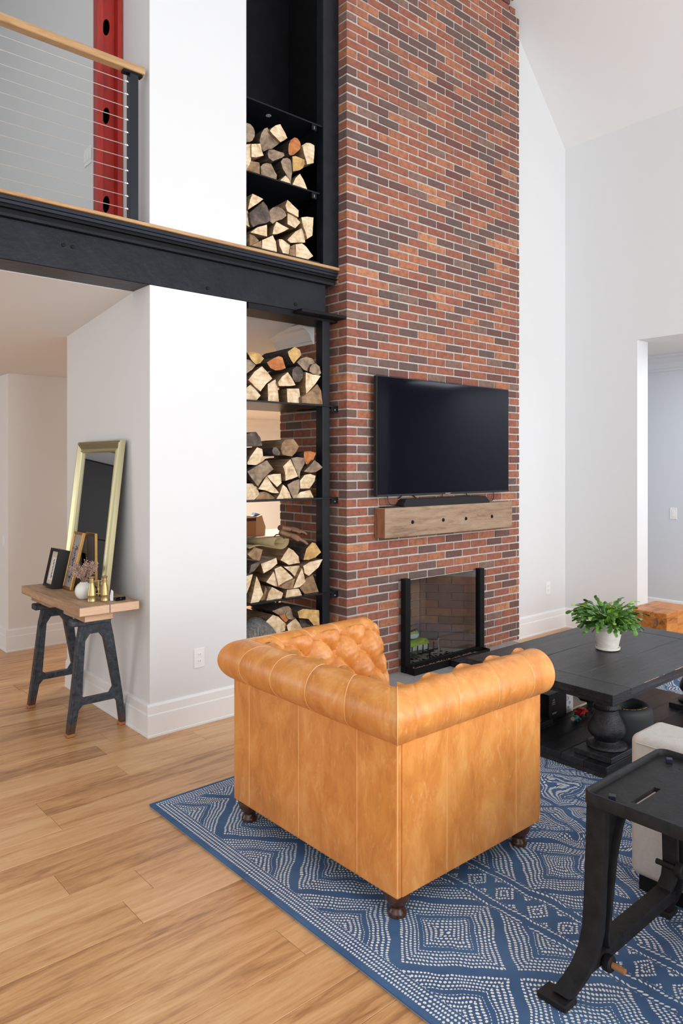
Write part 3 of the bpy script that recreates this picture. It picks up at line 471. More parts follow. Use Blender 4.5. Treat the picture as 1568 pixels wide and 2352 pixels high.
# ------------------------------------------------------------------ brick chimney
XL, XR, YF, YB_, PC, PL, J = 3.357, 5.392, 3.80, 4.589, .0635, .211, .0116
OX0, OX1, OZ = 3.905, 4.846, .704
HZ = .035
ch = G(); i_ = .0055
def cbox(a): ch.box(*a)
cbox((XL+i_, OX0, YF+i_, YB_, 0, 6.7)); cbox((OX1, XR-i_, YF+i_, YB_, 0, 5.55)); cbox((OX0, OX1, YF+i_, YB_, OZ, 6.2)); cbox((OX0, OX1, 4.36, YB_, 0, OZ))
ch = struct(ch.build('wall_chimney', 'mortar'))
cand = []; ztop = lambda x: 4.66+SLP*(6.283-x)-.01
def zrow(i): return .0692+(PC*i)-.0  # bottom of course i
for i in range(0, 104):
    z0 = 2.990-PC*46+PC*i-PC+J*.5; z1 = z0+PC-J
    if z1 < HZ+.02: continue
    z0 = max(z0, HZ+.002)
    if z1 > 6.55: break
    full = (i % 2 == 1)
    # front face
    x = XL if full else XL-(PL*.5)
    while x < XR-.02:
        xa, xb = max(x, XL), min(x+PL-J, XR); dep = .10
        corner = x <= XL+.001
        if XR-xb < .035: xb = XR
        segs = [(xa, xb)]
        if z0 < OZ-.01: segs = [(a, b) for a, b in ((xa, min(xb, OX0)), (max(xa, OX1), xb)) if b-a > .03]
        for a, b in segs:
            if z1 < ztop(b)-.0 or z1 < 5.3: cand.append(('f', a, b, z0, z1, corner and a == XL, not full))
            elif z1 < ztop(a): cand.append(('f', a, a+(b-a)*.55, z0, z1, False, not full))
        x += PL
    # side face (facing left)
    y = YF+(.100 if full else .2005)
    while y < YB_-.03:
        yb = min(y+PL-J, YB_)
        cand.append(('s', y, yb, z0, z1, False, full)); y += PL
ca, sa = cos(ANG), sin(ANG)
def score(c):
    k, a, b, z0, z1, *_ = c; mx = (a+b)/2; mz = (z0+z1)/2
    X, Y = (mx, YF) if k == 'f' else (XL, mx)
    d = X*ca+Y*sa; px = 784+1662.56*(X*sa-Y*ca)/d; py = 1067.5-1662.56*(mz-HC)/d
    if py < -5 or py > 1600 or px < 640: return 0
    if k == 'f' and 868 < px < 1165 and 875 < py < 1135: return 0
    if k == 'f' and 865 < px < 1172 and 1165 < py < 1225: return 0
    n = (Y if k == 'f' else X)/sqrt(X*X+Y*Y+(mz-HC)**2)
    if k == 's' and Y > 4.0 and py < 730: return 0
    return (b-a)*(z1-z0)*n/(d*d)
cand.sort(key=score, reverse=True)
st = G(); at = []; mc = {}
for n_, (k, a, b, z0, z1, corner, half) in enumerate(cand):
    j = R.uniform(-.0022, .0022); jz = R.uniform(-.001, .001); L_ = b-a
    if k == 'f':
        y1 = YF+.02 if not corner else YF+(.0895 if not half else .190)
        box_ = (a, b, YF+j, y1, z0+jz, z1+jz)
    else: box_ = (XL+j, XL+.02, a, b, z0+jz, z1+jz)
    if n_ < 262:
        key = (k, round(L_, 2), corner, half, n_ % 3); loc = Vector((box_[0], box_[2], box_[4]))
        g = G(); g.box(0, box_[1]-box_[0], 0, box_[3]-box_[2], 0, box_[5]-box_[4], .0035)
        if key not in mc:
            g.v = [(x+R.uniform(-.0012, .0012), y+R.uniform(-.0008, .0008), z+R.uniform(-.0012, .0012)) for x, y, z in g.v]
            o = g.build('brick', 'brick', ch); mc[key] = (o.data, box_[1]-box_[0], box_[3]-box_[2], box_[5]-box_[4])
        else:
            o = link('brick', mc[key][0], ch)
            d = mc[key]; o.scale = ((box_[1]-box_[0])/d[1], (box_[3]-box_[2])/d[2], (box_[5]-box_[4])/d[3])
        o.location = loc
    else:
        t0 = R.random(); nf = len(st.f); st.box(*box_, bv=.0035 if score((k, a, b, z0, z1, 0, 0)) > 0 else 0); at += [t0]*(len(st.f)-nf)
stuff(st.build('bricks', 'brickstuff', ch, attr=at))
# firebox
fb = G(); FX = 4.527; FY = 4.19; rx0, ry0 = 4.835, 3.83
g = G(); g.box(OX0, OX1, YF+.02, 4.36, .0, HZ+.003); g.build('firebox_floor', 'mortardark', ch)
g = G(); g.box(OX0+.0, FX+.02, FY+.012, FY+.05, HZ, OZ); g.build('firebox_back', 'mortardark', ch)
def splay(x, y, dx, dy, off, a0, a1, z0, z1):     # box standing on a splayed line
    L_ = sqrt(dx*dx+dy*dy); ux, uy = dx/L_, dy/L_; nx, ny = uy, -ux
    return [(x+ux*a+nx*o, y+uy*a+ny*o, z) for z in (z0, z1) for a, o in ((a0, off[0]), (a1, off[0]), (a1, off[1]), (a0, off[1]))]
BF = [(3, 2, 1, 0), (4, 5, 6, 7), (0, 1, 5, 4), (1, 2, 6, 5), (2, 3, 7, 6), (3, 0, 4, 7)]
G().add(splay(rx0, ry0, FX-rx0, FY-ry0, (.012, .05), -.02, .50, HZ, OZ), BF).build('firebox_side', 'mortardark', ch)
G().add(splay(OX0+.01, ry0, 0.29, FY-ry0, (-.05, -.012), 0, .48, HZ, OZ), BF).build('firebox_side', 'soot', ch)
for i in range(10):
    z0 = HZ+.006+i*.067; z1 = z0+.0605
    if z1 > OZ: continue
    Ls = sqrt((FX-rx0)**2+(FY-ry0)**2); a = -.10 if i % 2 else 0
    while a < Ls-.02:
        a0, a1 = max(a, 0), min(a+.205, Ls-.004)
        if a1-a0 > .02: G().add(splay(rx0, ry0, FX-rx0, FY-ry0, (-.0005-.002*R.random(), .02), a0, a1, z0, z1), BF).build('brick', 'firebrick', ch)
        a += .2115
    x = FX-.004-(.10 if i % 2 == 0 else .205)
    while x > OX0+.28:
        bx('brick', (max(x, OX0+.28), min(x+.205, FX-.004), FY+.001*R.random(), FY+.02, z0, z1), 'firebrick', ch); x -= .2115
# hearth
tag(bx('hearth_slab', (3.36, 5.30, 3.28, 3.8085, 0, HZ), 'stone', None, .003), 'flat grey stone hearth slab at the foot of the brick chimney', 'hearth')
# ================================================================== fireplace fittings
t_ = thing('fire_screen', (4.33, 3.75, HZ), 'frameless glass fire screen held between two black steel posts', 'fire screen')
bx('post', (3.870, 3.924, 3.725, 3.775, HZ, .732), 'blackmatte', t_, .002); bx('post', (4.748, 4.803, 3.725, 3.775, HZ, .728), 'blackmatte', t_, .002)
bx('glass_panel', (3.922, 4.750, 3.747, 3.753, HZ+.05, .716), 'glass', t_)
bx('base_rail', (3.924, 4.748, 3.735, 3.765, HZ, HZ+.052), 'blackmatte', t_)
t_ = thing('hearth_tray', (4.31, 3.68, HZ), 'long black steel tray of crushed brick in front of the fireplace', 'tray')
g = G(); x0, x1, y0, y1 = 3.875, 4.765, 3.640, 3.722
g.box(x0, x1, y0, y1, HZ, HZ+.006); g.box(x0, x1, y0, y0+.004, HZ+.006, .088); g.box(x0, x1, y1-.004, y1, HZ+.006, .088); g.box(x0, x0+.004, y0+.004, y1-.004, HZ+.006, .088); g.box(x1-.004, x1, y0+.004, y1-.004, HZ+.006, .088); g.build('pan', 'blackmatte', t_)
g = G(); r2 = random.Random(4)
for i in range(420):
    x, y, z, s_ = r2.uniform(x0+.012, x1-.10), r2.uniform(y0+.011, y1-.011), r2.uniform(.058, .072), r2.uniform(.003, .007)
    g.lathe([(0, z-s_), (s_, z), (0, z+s_*r2.uniform(.6, 1))], x, y, 5, r2.random())
g.box(x0+.005, x1-.08, y0+.005, y1-.005, HZ+.006, .06); stuff(g.build('crushed_brick', 'lava', t_))
t_ = thing('metal_box', (4.42, 3.585, HZ), 'low dark glossy metal box beside the hearth tray', 'box')
bx('body', (4.27, 4.58, 3.545, 3.632, HZ, .078), 'charcoal', t_, .002); bx('lid', (4.268, 4.582, 3.543, 3.634, .0785, .084), 'charcoal', t_, .001)
# grate and the two bags
t_ = thing('fire_grate', (4.15, 3.98, HZ+.003), 'black iron fire grate standing inside the brick firebox', 'grate')
g = G()
for i in range(7): x = 3.96+i*.062; g.tube([(x, 3.86, .17), (x, 3.865, .105), (x, 3.88, .095), (x, 4.08, .095), (x, 4.10, .14)], .0055, 6)
g.build('bars', 'blackmatte', t_)
g = G(); g.tube([(3.94, 3.90, .088), (4.36, 3.90, .088)], .006, 6); g.tube([(3.94, 4.06, .088), (4.36, 4.06, .088)], .006, 6); g.build('cross_bar', 'blackmatte', t_)
for x, y in ((3.96, 3.90), (4.33, 3.90), (3.96, 4.06), (4.33, 4.06)): g = G(); g.tube([(x, y, HZ+.001), (x, y, .085)], .006, 6); g.build('leg', 'blackmatte', t_)
g = G(); g.tube([(4.40, 3.87, .05), (4.405, 3.875, .12), (4.395, 3.875, .16), (4.405, 3.875, .185), (4.42, 3.875, .18)], .005, 6); tag(g.build('fire_poker', 'silverprint', None), 'thin metal poker standing upright right of the green bags', 'poker')
def bag(name, cx, cy, cz, lx, ly, lz, label, rot, top):
    o = thing(name, (cx, cy, cz-lz/2), label, 'bag', 'fuel bags on the grate')
    n = 22; m_ = 12; g = G(); vs = []; c_, s_ = cos(rot), sin(rot); rr = random.Random(int(cx*100+cz*1000))
    def P(u, w, off=0):
        a = 2*pi*w; e = (1-abs(2*u-1)**5); sy = abs(cos(a))**.7*(1 if cos(a) > 0 else -1); sz = abs(sin(a))**.7*(1 if sin(a) > 0 else -1)
        x = (u-.5)*lx; y = sy*(ly/2*(.25+.75*e)+off); z = sz*(lz/2*(.08+.92*e)+off)+.006*sin(9*u+3*w*6)
        return (cx+x*c_-y*s_, cy+x*s_+y*c_, cz+z)
    vs = [P(i/n, k/24) for i in range(n+1) for k in range(24)]
    g.add(vs, [(i*24+k, i*24+(k+1) % 24, (i+1)*24+(k+1) % 24, (i+1)*24+k) for i in range(n) for k in range(24)]+[tuple(range(24)), tuple(range(n*24+23, n*24-1, -1))])
    g.build('body', 'green', o, True)
    def strip(nm, w0, w1, u0, u1, mat, off=.0015, k2=10, zig=0):
        g = G(); vv = []
        for i in range(k2+1):
            for q in (0, 1, 2): w = w0+(w1-w0)*q/2; vv.append(P(u0+(u1-u0)*i/k2, w+(zig*(i % 2) if q == 2 else 0), off))
        g.add(vv, [(i*3+q, i*3+q+1, i*3+q+4, i*3+q+3) for i in range(k2) for q in range(2)]); g.build(nm, mat, o, True)
    strip('white_band', .49, .56, .03, .97, 'bagwhite', .004, 16); strip('dark_line', .570, .582, .03, .97, 'bagdark', .004, 16)
    for u in (.3, .55, .8): strip('emblem', .40, .44, u-.03, u+.03, 'silverprint', .004, 3)
    if top: strip('dark_band', .34, .42, .04, .96, 'bagdark', .005, 14, .02); strip('flame_print', .26, .34, .15, .95, 'flame', .006, 16, .03); strip('pale_print', .20, .26, .15, .95, 'bagwhite', .006, 16, .02)
bag('fuel_bag', 4.165, 3.965, .150, .40, .155, .105, 'lower lime green fuel bag with white band on the fire grate', .0, False)
bag('fuel_bag', 4.085, 3.975, .245, .34, .15, .085, 'upper green fuel bag with dark and flame printed top', .03, True)
g = G(); rr = random.Random(2)
for i in range(160):
    x, y = rr.uniform(3.93, 4.6), rr.uniform(3.83, 4.12); s_ = rr.uniform(.004, .014); 
    if x > 4.83-(y-3.83)*.85-.03: continue
    g.lathe([(0, HZ+.001), (s_*1.3, HZ+.004), (0, HZ+.003+s_*.6)], x, y, 6)
stuff(tag(g.build('ash_and_bark', 'soot', None), 'scattered black ash and bark bits on the firebox floor', 'ash'))
# ================================================================== TV, mantel, sound bar
t_ = thing('television', (4.353, 3.75, 1.352), 'large black flat television mounted on the brick chimney', 'television')
bx('casing', (3.574, 5.132, 3.724, 3.758, 1.352, 2.220), 'plastic', t_, .003)
bx('screen', (3.582, 5.124, 3.7205, 3.7245, 1.366, 2.213), 'screen', t_)
bx('bezel', (3.574, 5.132, 3.720, 3.724, 1.353, 1.365), 'plastic', t_)
bx('brand_plate', (4.31, 4.37, 3.7188, 3.720, 1.356, 1.361), 'silverprint', t_)
bx('wall_bracket', (4.10, 4.62, 3.758, 3.797, 1.60, 1.95), 'blackmatte', t_)
t_ = thing('mantel_shelf', (4.377, 3.74, 1.05), 'reclaimed timber mantel beam with four black bolts under the television', 'mantel')
g = G(); g.box(3.621, 5.133, 3.688, 3.797, 1.052, 1.268, .004); mo = g.build('timber', ['mantel', 'mantelend'], t_)
for p in mo.data.polygons:
    if abs(p.normal.x) > .9: p.material_index = 1
for x, z in ((3.905, 1.157), (4.247, 1.156), (4.519, 1.153), (4.852, 1.155)):
    g = G(); g.lathe([(0, 0), (.014, 0), (.0135, .004), (.009, .009), (.004, .0115), (0, .012)], 0, 0, 14); g.v = [(x+a, 3.688-c, z+b) for a, b, c in g.v]; g.build('bolt', 'blackmatte', t_, True)
sb = thing('sound_bar', (4.34, 3.745, 1.268), 'long black sound bar with sloped ends on the timber mantel', 'speaker')
g = G(); poly = [(3.835, 1.2685), (4.845, 1.2685), (4.845, 1.285), (4.815, 1.322), (4.80, 1.325), (3.885, 1.325), (3.87, 1.322), (3.835, 1.285)]
g.prism(poly, lambda p: (p[0], 3.702+(p[1]-1.268)*.35, p[1]), lambda p: (p[0], 3.785, p[1])); g.build('grille', 'cloth', sb)
bx('end_cap', (3.829, 3.8345, 3.712, 3.782, 1.2685, 1.283), 'plastic', sb)
g = G(); g.box(3.66, 3.81, 3.73, 3.79, 1.2685, 1.276, .002); tag(g.build('remote_control', 'plastic', None), 'thin black remote lying at the left end of the mantel', 'remote')
def cable(pts, label, n=14):
    P = [Vector(p) for p in pts]; out = []
    for i in range(len(P)-1):
        a, b, c, d = P[max(i-1, 0)], P[i], P[i+1], P[min(i+2, len(P)-1)]
        for q in range(n): t = q/n; out.append(.5*((2*b)+(c-a)*t+(2*a-5*b+4*c-d)*t*t+(3*b-a-3*c+d)*t**3))
    out.append(P[-1]); g = G(); g.tube(out, .0035, 6); return tag(g.build('cable', 'plastic', None, True), label, 'cable')
cable([(3.74, 3.785, 1.37), (3.735, 3.775, 1.33), (3.75, 3.765, 1.29), (3.80, 3.76, 1.281)], 'leftmost black cable looping from the television to the mantel')
cable([(3.86, 3.79, 1.3285), (3.90, 3.79, 1.348), (3.96, 3.785, 1.362), (4.02, 3.79, 1.345), (4.05, 3.79, 1.3285)], 'black cable arching above the left part of the sound bar')
cable([(4.34, 3.785, 1.3285), (4.35, 3.785, 1.345), (4.37, 3.79, 1.37)], 'short black cable behind the middle of the sound bar')
cable([(4.62, 3.79, 1.37), (4.64, 3.785, 1.35), (4.65, 3.785, 1.3285)], 'short black cable right of the sound bar middle')
cable([(5.00, 3.79, 1.37), (5.0, 3.78, 1.32), (4.97, 3.77, 1.283), (4.90, 3.765, 1.276), (4.855, 3.765, 1.273)], 'rightmost black cable hanging from the television corner')
# ================================================================== log racks
t_ = thing('firewood_rack', (2.9, 4.2, 0), 'black steel firewood shelving below the landing beam', 'shelving')
bx('post', (3.221, 3.287, 3.900, 3.977, 0, 2.598), 'blacksteel', t_, .006)
for z in (1.998, 1.351, .687):
    bx('shelf', (2.587, 3.354, 3.888, 4.50, z-.012, z), 'blacksteel', t_, .0015)
    g = G(); g.box(3.292, 3.354, 3.892, 3.898, z-.046, z-.012); g.box(3.30, 3.354, 3.898, 4.30, z-.018, z-.012); g.build('bracket', 'blackmatte', t_)
    g = G(); g.lathe([(0, 0), (.005, 0), (.004, .003), (0, .004)], 0, 0, 8); g.v = [(3.326+a, 3.892-c, z-.030+b) for a, b, c in g.v]; g.build('screw', 'silverprint', t_)
t_ = thing('firewood_rack', (2.9, 4.2, 2.975), 'tall black steel firewood shelving above the landing edge', 'shelving')
bx('post', (3.214, 3.3535, 3.885, 3.960, 2.975, 6.4), 'blacksteel', t_, .004)
bx('side_panel', (3.335, 3.3535, 3.962, 4.50, 2.975, 6.4), 'blackmatte', t_)
bx('back_panel', (2.70, 3.333, 4.44, 4.455, 2.975, 6.4), 'blackmatte', t_)
bx('side_panel', (2.587, 2.597, 4.05, 4.43, 2.975, 3.93), 'blackmatte', t_)
for z, xr in ((3.943, 3.212), (3.470, 3.19), (2.990, 3.19)):
    bx('shelf', (2.598 if z < 3.9 else 2.587, xr, 3.897, 4.435, z-.010, z), 'blacksteel', t_, .0015)
    g = G(); g.box(3.125, 3.165, 3.90, 3.905, z-.05, z-.011); bo = g.build('bracket', 'blackmatte', t_); bx('screw', (3.143, 3.147, 3.8985, 3.8998, z-.042, z-.022), 'silverprint', bo)
g = G(); g.lathe([(0, -.002), (.018, -.002), (.019, .0), (0, 0)], 2.83, 4.0, 20); g.v = [(x, y, z+3.931) for x, y, z in g.v]; g.build('puck_light', 'silverprint', t_)
struct(bx('wall_shaft_back', (2.587, 3.357, 4.47, 4.585, 2.95, 6.6), 'hall'))
# logs
CATN = {'U1': 'firewood on the uppermost shelf', 'U2': 'firewood on the shelf just above the beam', 'S1': 'firewood on the first shelf below the beam', 'S2': 'firewood on the second shelf below the beam', 'S3': 'firewood on the third shelf below the beam', 'S4': 'firewood in the bottom bay'}
rl = random.Random(8)
for sh, tone, yf, poly, lab in LOGS:
    n = len(poly); cx = sum(p[0] for p in poly)/n; cz = sum(p[1] for p in poly)/n; zb = min(p[1] for p in poly)
    g = G(); ln = rl.uniform(.30, .36); ys = [yf, yf+ln*.35, yf+ln*.7, yf+ln]; vs = []
    dense = []
    for i in range(n):
        a, b = poly[i], poly[(i+1) % n]; dense.append(a); L_ = sqrt((a[0]-b[0])**2+(a[1]-b[1])**2); q = int(L_/.03)
        for k in range(1, q+1):
            t = k/(q+1); w = rl.uniform(-.0012, .0012); dense.append((a[0]+(b[0]-a[0])*t+w, max(a[1]+(b[1]-a[1])*t+w, zb)))
    N = len(dense); fr = [(cx+(p[0]-cx)*.985, max(cz+(p[1]-cz)*.985, zb)) for p in dense]
    g.add([(p[0], yf-.002-.004*rl.random()*0, p[1]) for p in fr]+[(cx, yf-.004, cz)], [(i, (i+1) % N, N) for i in range(N)])
    g.cur = 1; b = len(g.v); rings = [fr]
    for j, y in enumerate(ys): g.v += [(cx+(p[0]-cx)*(1-.03*j)+(rl.uniform(-.002, .002) if j else 0), y+.002, max(zb, cz+(p[1]-cz)*(1-.03*j)+(rl.uniform(-.002, .002) if j else 0))) for p in dense]
    fs = [(i, (i+1) % N, b+(i+1) % N, b+i) for i in range(N)]
    for j in range(3): fs += [(b+j*N+i, b+j*N+(i+1) % N, b+(j+1)*N+(i+1) % N, b+(j+1)*N+i) for i in range(N)]
    g.f += fs; g.mi += [1]*len(fs); g.cur = 0; g.f.append(tuple(range(b+3*N, b+4*N))); g.mi.append(0)
    g.v = [(x, y, z) for x, y, z in g.v]
    o = g.build('firewood_log', [TE[tone], 'bark' if tone in 'gody' else 'split'], None)
    tag(o, lab, 'log', CATN[sh])
for r_ in range(2):
    for c_ in range(3):
        x0 = 2.592+c_*.207; g = G(); z0 = r_*.186
        poly = [(x0+.002, z0), (x0+.202, z0), (x0+.196, z0+.10), (x0+.12, z0+.184), (x0+.03, z0+.15)]
        if r_ == 1: poly = [(p[0], .187+(p[1]-.186)*1.0) for p in poly]
        g.prism(poly, lambda p: (p[0], 3.93, p[1]), lambda p: (p[0], 4.28, p[1])); g.mi = [0, 0]+[1]*5
        tag(g.build('firewood_log', [TE['p'], 'split'], None), 'pale split log, %s in %s hidden row behind the armchair' % (('leftmost', 'middle', 'rightmost')[c_], ('lowest', 'second')[r_]), 'log', 'firewood low in the bottom bay')
# grey fur pelt in the bottom bay
g = G(); vs = []; n, m_ = 30, 18; rf = random.Random(3)
for i in range(n+1):
    for j in range(m_+1):
        u, v = i/n, j/m_; x = 2.60+.235*u; y = 3.915+.24*v; z = .40+.165*sin(pi*min(1, .25+.75*v))*sin(pi*(.18+.7*(1-u)*.9))+.004*rf.random()
        vs.append((x, y, z))
g.add(vs, [(i*(m_+1)+j, (i+1)*(m_+1)+j, (i+1)*(m_+1)+j+1, i*(m_+1)+j+1) for i in range(n) for j in range(m_)])
k0 = len(g.v); edge = [i*(m_+1) for i in range(n+1)]; g.v += [(vs[e][0], 3.93, .375) for e in edge]; g.f += [(edge[i], edge[i+1], k0+i+1, k0+i) for i in range(n)]; g.mi += [0]*n
fp = thing('fur_pelt', (2.72, 4.03, .38), 'shaggy grey fur pelt draped over logs behind the armchair', 'pelt'); g.build('hide', 'fur', fp, True)
g = G()
for q in range(2600):
    i = rf.randrange(n); j = rf.randrange(m_); p = Vector(vs[i*(m_+1)+j])+Vector((rf.uniform(0, .008), rf.uniform(0, .012), 0))
    if j == 0: p.z -= rf.random()*.12; p.y = 3.92
    d = Vector((rf.uniform(-.012, .012), -.010-.008*rf.random(), rf.uniform(-.014, .008))); s_ = .0009
    g.add([p+Vector((-s_, 0, 0)), p+Vector((s_, 0, 0)), p+d], [(0, 1, 2)])
stuff(g.build('hair', 'fur', fp))
# work gloves and canvas sling on the third shelf
t_ = thing('canvas_log_sling', (2.72, 3.98, 1.02), 'rolled olive canvas log carrier lying on the third shelf of logs', 'log carrier')
g = G(); vs = []; n = 26
for i in range(n+1):
    a = -pi*.2+2*pi*1.15*i/n; r_ = .026+.0018*i
    for y, k2 in ((3.885, 1.0), (4.0, .8), (4.10, .55)): vs.append((2.845-(y-3.885)*.55+r_*cos(a)*k2, y, 1.068+r_*sin(a)*.8*k2))
g.add(vs, [(i*3+q, i*3+q+1, i*3+q+4, i*3+q+3) for i in range(n) for q in range(2)]); o = g.build('roll', 'canvas', t_, True); sm = o.modifiers.new('s', 'SOLIDIFY'); sm.thickness = .003
g = G(); vs = []
for i in range(13):
    for j in range(5): u, v = i/12, j/4; vs.append((2.60+.22*u, 3.885+.15*v, 1.045+.012*sin(5*u)+.004*sin(9*v)-.02*u+.025*(1-v)*u))
g.add(vs, [(i*5+j, (i+1)*5+j, (i+1)*5+j+1, i*5+j+1) for i in range(12) for j in range(4)]); o = g.build('flap', 'canvas', t_, True); sm = o.modifiers.new('s', 'SOLIDIFY'); sm.thickness = .004
g = G(); g.tube([(2.84, 3.95, 1.098), (2.85, 3.94, 1.112), (2.88, 3.935, 1.114), (2.895, 3.94, 1.10)], .004, 6); g.build('handle', 'plastic', t_, True)
def glove(cx, cy, cz, rz, tilt, label):
    o = thing('work_glove', (cx, cy, cz-.02), label, 'glove', 'leather work gloves on the third log shelf'); Mx = Matrix.Translation((cx, cy, cz)) @ Matrix.Rotation(rz, 4, 'Z') @ Matrix.Rotation(tilt, 4, 'Y')
    def blob(pts, rs, nm):
        g = G(); g.tube(pts, rs, 12); g.v = [tuple(Mx @ Vector((v[0], v[1], v[2]))) for v in g.v]
        g.build(nm, 'glove', o, True)
    g = G(); g.tube([(-.10, 0, 0), (-.085, 0, 0), (-.03, 0, .002), (0, 0, .003), (.03, 0, 0), (.05, 0, 0)], [.036, .038, .034, .040, .038, .026], 16)
    g.v = [tuple(Mx @ Vector((v[0], v[1], v[2]*.55))) for v in g.v]; g.build('palm', 'glove', o, True)
    for k, (yy, L_) in enumerate(((-.028, .055), (-.010, .066), (.009, .062), (.026, .048))): blob([(.035, yy, 0), (.05+L_*.5, yy*1.1, -.003), (.045+L_, yy*1.15, -.014)], [.0105, .010, .007], 'finger')
    blob([(-.02, -.03, 0), (.01, -.052, -.004), (.035, -.056, -.010)], [.011, .0105, .007], 'thumb')
glove(3.005, 3.955, 1.085, -.5, .35, 'brown leather work glove drooping over the logs, nearer glove')
glove(3.055, 4.03, 1.125, -.15, .2, 'brown leather work glove lying behind the other, against the brick')
# ================================================================== leather armchair
CX0, CX1, CX1F, CY0, CY1 = 1.755, 2.60, 2.49, 1.728, 2.735      # rear plane, arm fronts (near / far), near and far sides
chair = thing('leather_armchair', (2.16, 2.23, .014), 'tan leather tufted armchair with rolled arms and back on the blue rug', 'armchair')
ZB, ZR = .100, .640
g = G(); g.box(CX0, CX1, CY0, CY1, ZB, ZR+.05, .012)     # outer shell
b_ = G(); n1, n2 = 20, 14
bd = G().box(CX0, 2.47, CY0, CY1, ZB, ZR+.03, .014)
# outer panels: closed tapering slabs for rear and both sides, so the arm fronts differ in length
def slab(poly, z0, z1, nm, mat='leather', bev=.012):
    bm = bmesh.new(); vb = [bm.verts.new((x, y, z0)) for x, y in poly]; vt = [bm.verts.new((x, y, z1)) for x, y in poly]; n = len(poly)
    bm.faces.new(vb[::-1]); bm.faces.new(vt)
    for i in range(n): bm.faces.new((vb[i], vb[(i+1) % n], vt[(i+1) % n], vt[i]))
    bmesh.ops.recalc_face_normals(bm, faces=bm.faces); bmesh.ops.bevel(bm, geom=list(bm.edges), offset=bev, segments=3, affect='EDGES', profile=.6)
    for f in bm.faces: f.smooth = True
    me = bpy.data.meshes.new(nm); bm.to_mesh(me); bm.free(); me.materials.append(M[mat])
    if hasattr(me, 'shade_flat'): pass
    return link(nm, me, chair)
slab([(CX0, CY0), (CX0+.0245, CY0), (CX0+.0245, CY1), (CX0-.008, CY1)], ZB, ZR+.06, 'rear_panel', bev=.008)
slab([(CX0+.0248, CY0), (CX1, CY0), (CX1, CY0+.12), (CX0+.0248, CY0+.12)], ZB, ZR+.06, 'side_panel', bev=.004)
slab([(CX0+.0248, CY1-.12), (CX1F, CY1-.12), (CX1F, CY1), (CX0+.0248, CY1)], ZB, ZR+.06, 'side_panel', bev=.004)
slab([(CX0+.101, CY0+.1205), (2.52, CY0+.1205), (2.47, CY1-.1205), (CX0+.101, CY1-.1205)], ZB, .30, 'seat_base')
slab([(CX0+.20, CY0+.165), (2.58, CY0+.165), (2.53, CY1-.165), (CX0+.20, CY1-.165)], .302, .445, 'seat_cushion', bev=.04)
# rolled upholstery as one swept profile, split at its mitres into backrest and two armrests
import itertools
RC, RR = (-.036, .712), .092
prof = []                                                   # (n, z, nn, nz, L) outward coordinate, height, normal, inner arc length
for i in range(44):
    a = radians(250)-radians(250-28)*i/43; prof.append((RC[0]+RR*cos(a+0)*-1*-1, RC[1]+RR*sin(a), cos(a), sin(a), -(1-i/43)*RR*radians(222)))
prof = [(RC[0]-(p[0]-RC[0]), p[1], -p[2], p[3], p[4]) for p in prof]   # mirror: starts under the outer side, ends on the inner side
s_n, s_z = prof[-1][0], prof[-1][1]
e_n, e_z = s_n-.085, .40; L_ = sqrt((e_n-s_n)**2+(e_z-s_z)**2); dn, dz = (e_n-s_n)/L_, (e_z-s_z)/L_
for i in range(1, 52): t = i/51; prof.append((s_n+dn*L_*t-.012*sin(pi*t), s_z+dz*L_*t, dz, -dn, L_*t))
prof = [(a, b, (c if l <= 0 else dz), (d if l <= 0 else -dn), l) for a, b, c, d, l in prof]
def disp(s, l, k0, sp, nrm_top):
    # k0 = first button position, sp = spacing along the roll; l = arc length below the roll's top inner line
    A, B = sp, .102
    u = (s-k0)/A; v = (l+.035)/B
    pu = abs(sin(pi*u))
    if v < 0:
        w = max(0, 1+v*.9); seam = math.exp(-(min(u % 1, 1-u % 1)*A/.006)**2); crease = math.exp(-(min(u % 1, 1-u % 1)*A/.035)**2)
        puff = .007*(1-(1-pu)**2.2)*(1 if v > -3 else .5)
        pit = math.exp(-((min(u % 1, 1-u % 1)*A)**2+(v*B)**2)/.030**2)
        return puff*.14-.0018*seam-.003*crease*max(0, w-.35)**1.5-.013*pit
    al, be = u-v/2, u+v/2
    h = (abs(sin(pi*al))*abs(sin(pi*be)))**.38
    fade = 1 if v < 3.2 else max(0, 1-(v-3.2)*.8)
    da = min(u % 1, 1-u % 1)*A
    pit = sum(math.exp(-(((u-c+.0) if True else 0)**2*A*A+((v-r_)*B)**2)/.026**2) for r_ in (0, 1, 2, 3) for c in ([math.floor(u), math.floor(u)+1] if r_ % 2 == 0 else [math.floor(u-.5)+.5, math.floor(u-.5)+1.5]))
    fl = (sin(60*u*A+20*v)*.0012)*math.exp(-pit)
    return (-.024+.046*h-.016*min(pit, 1)+fl)*fade
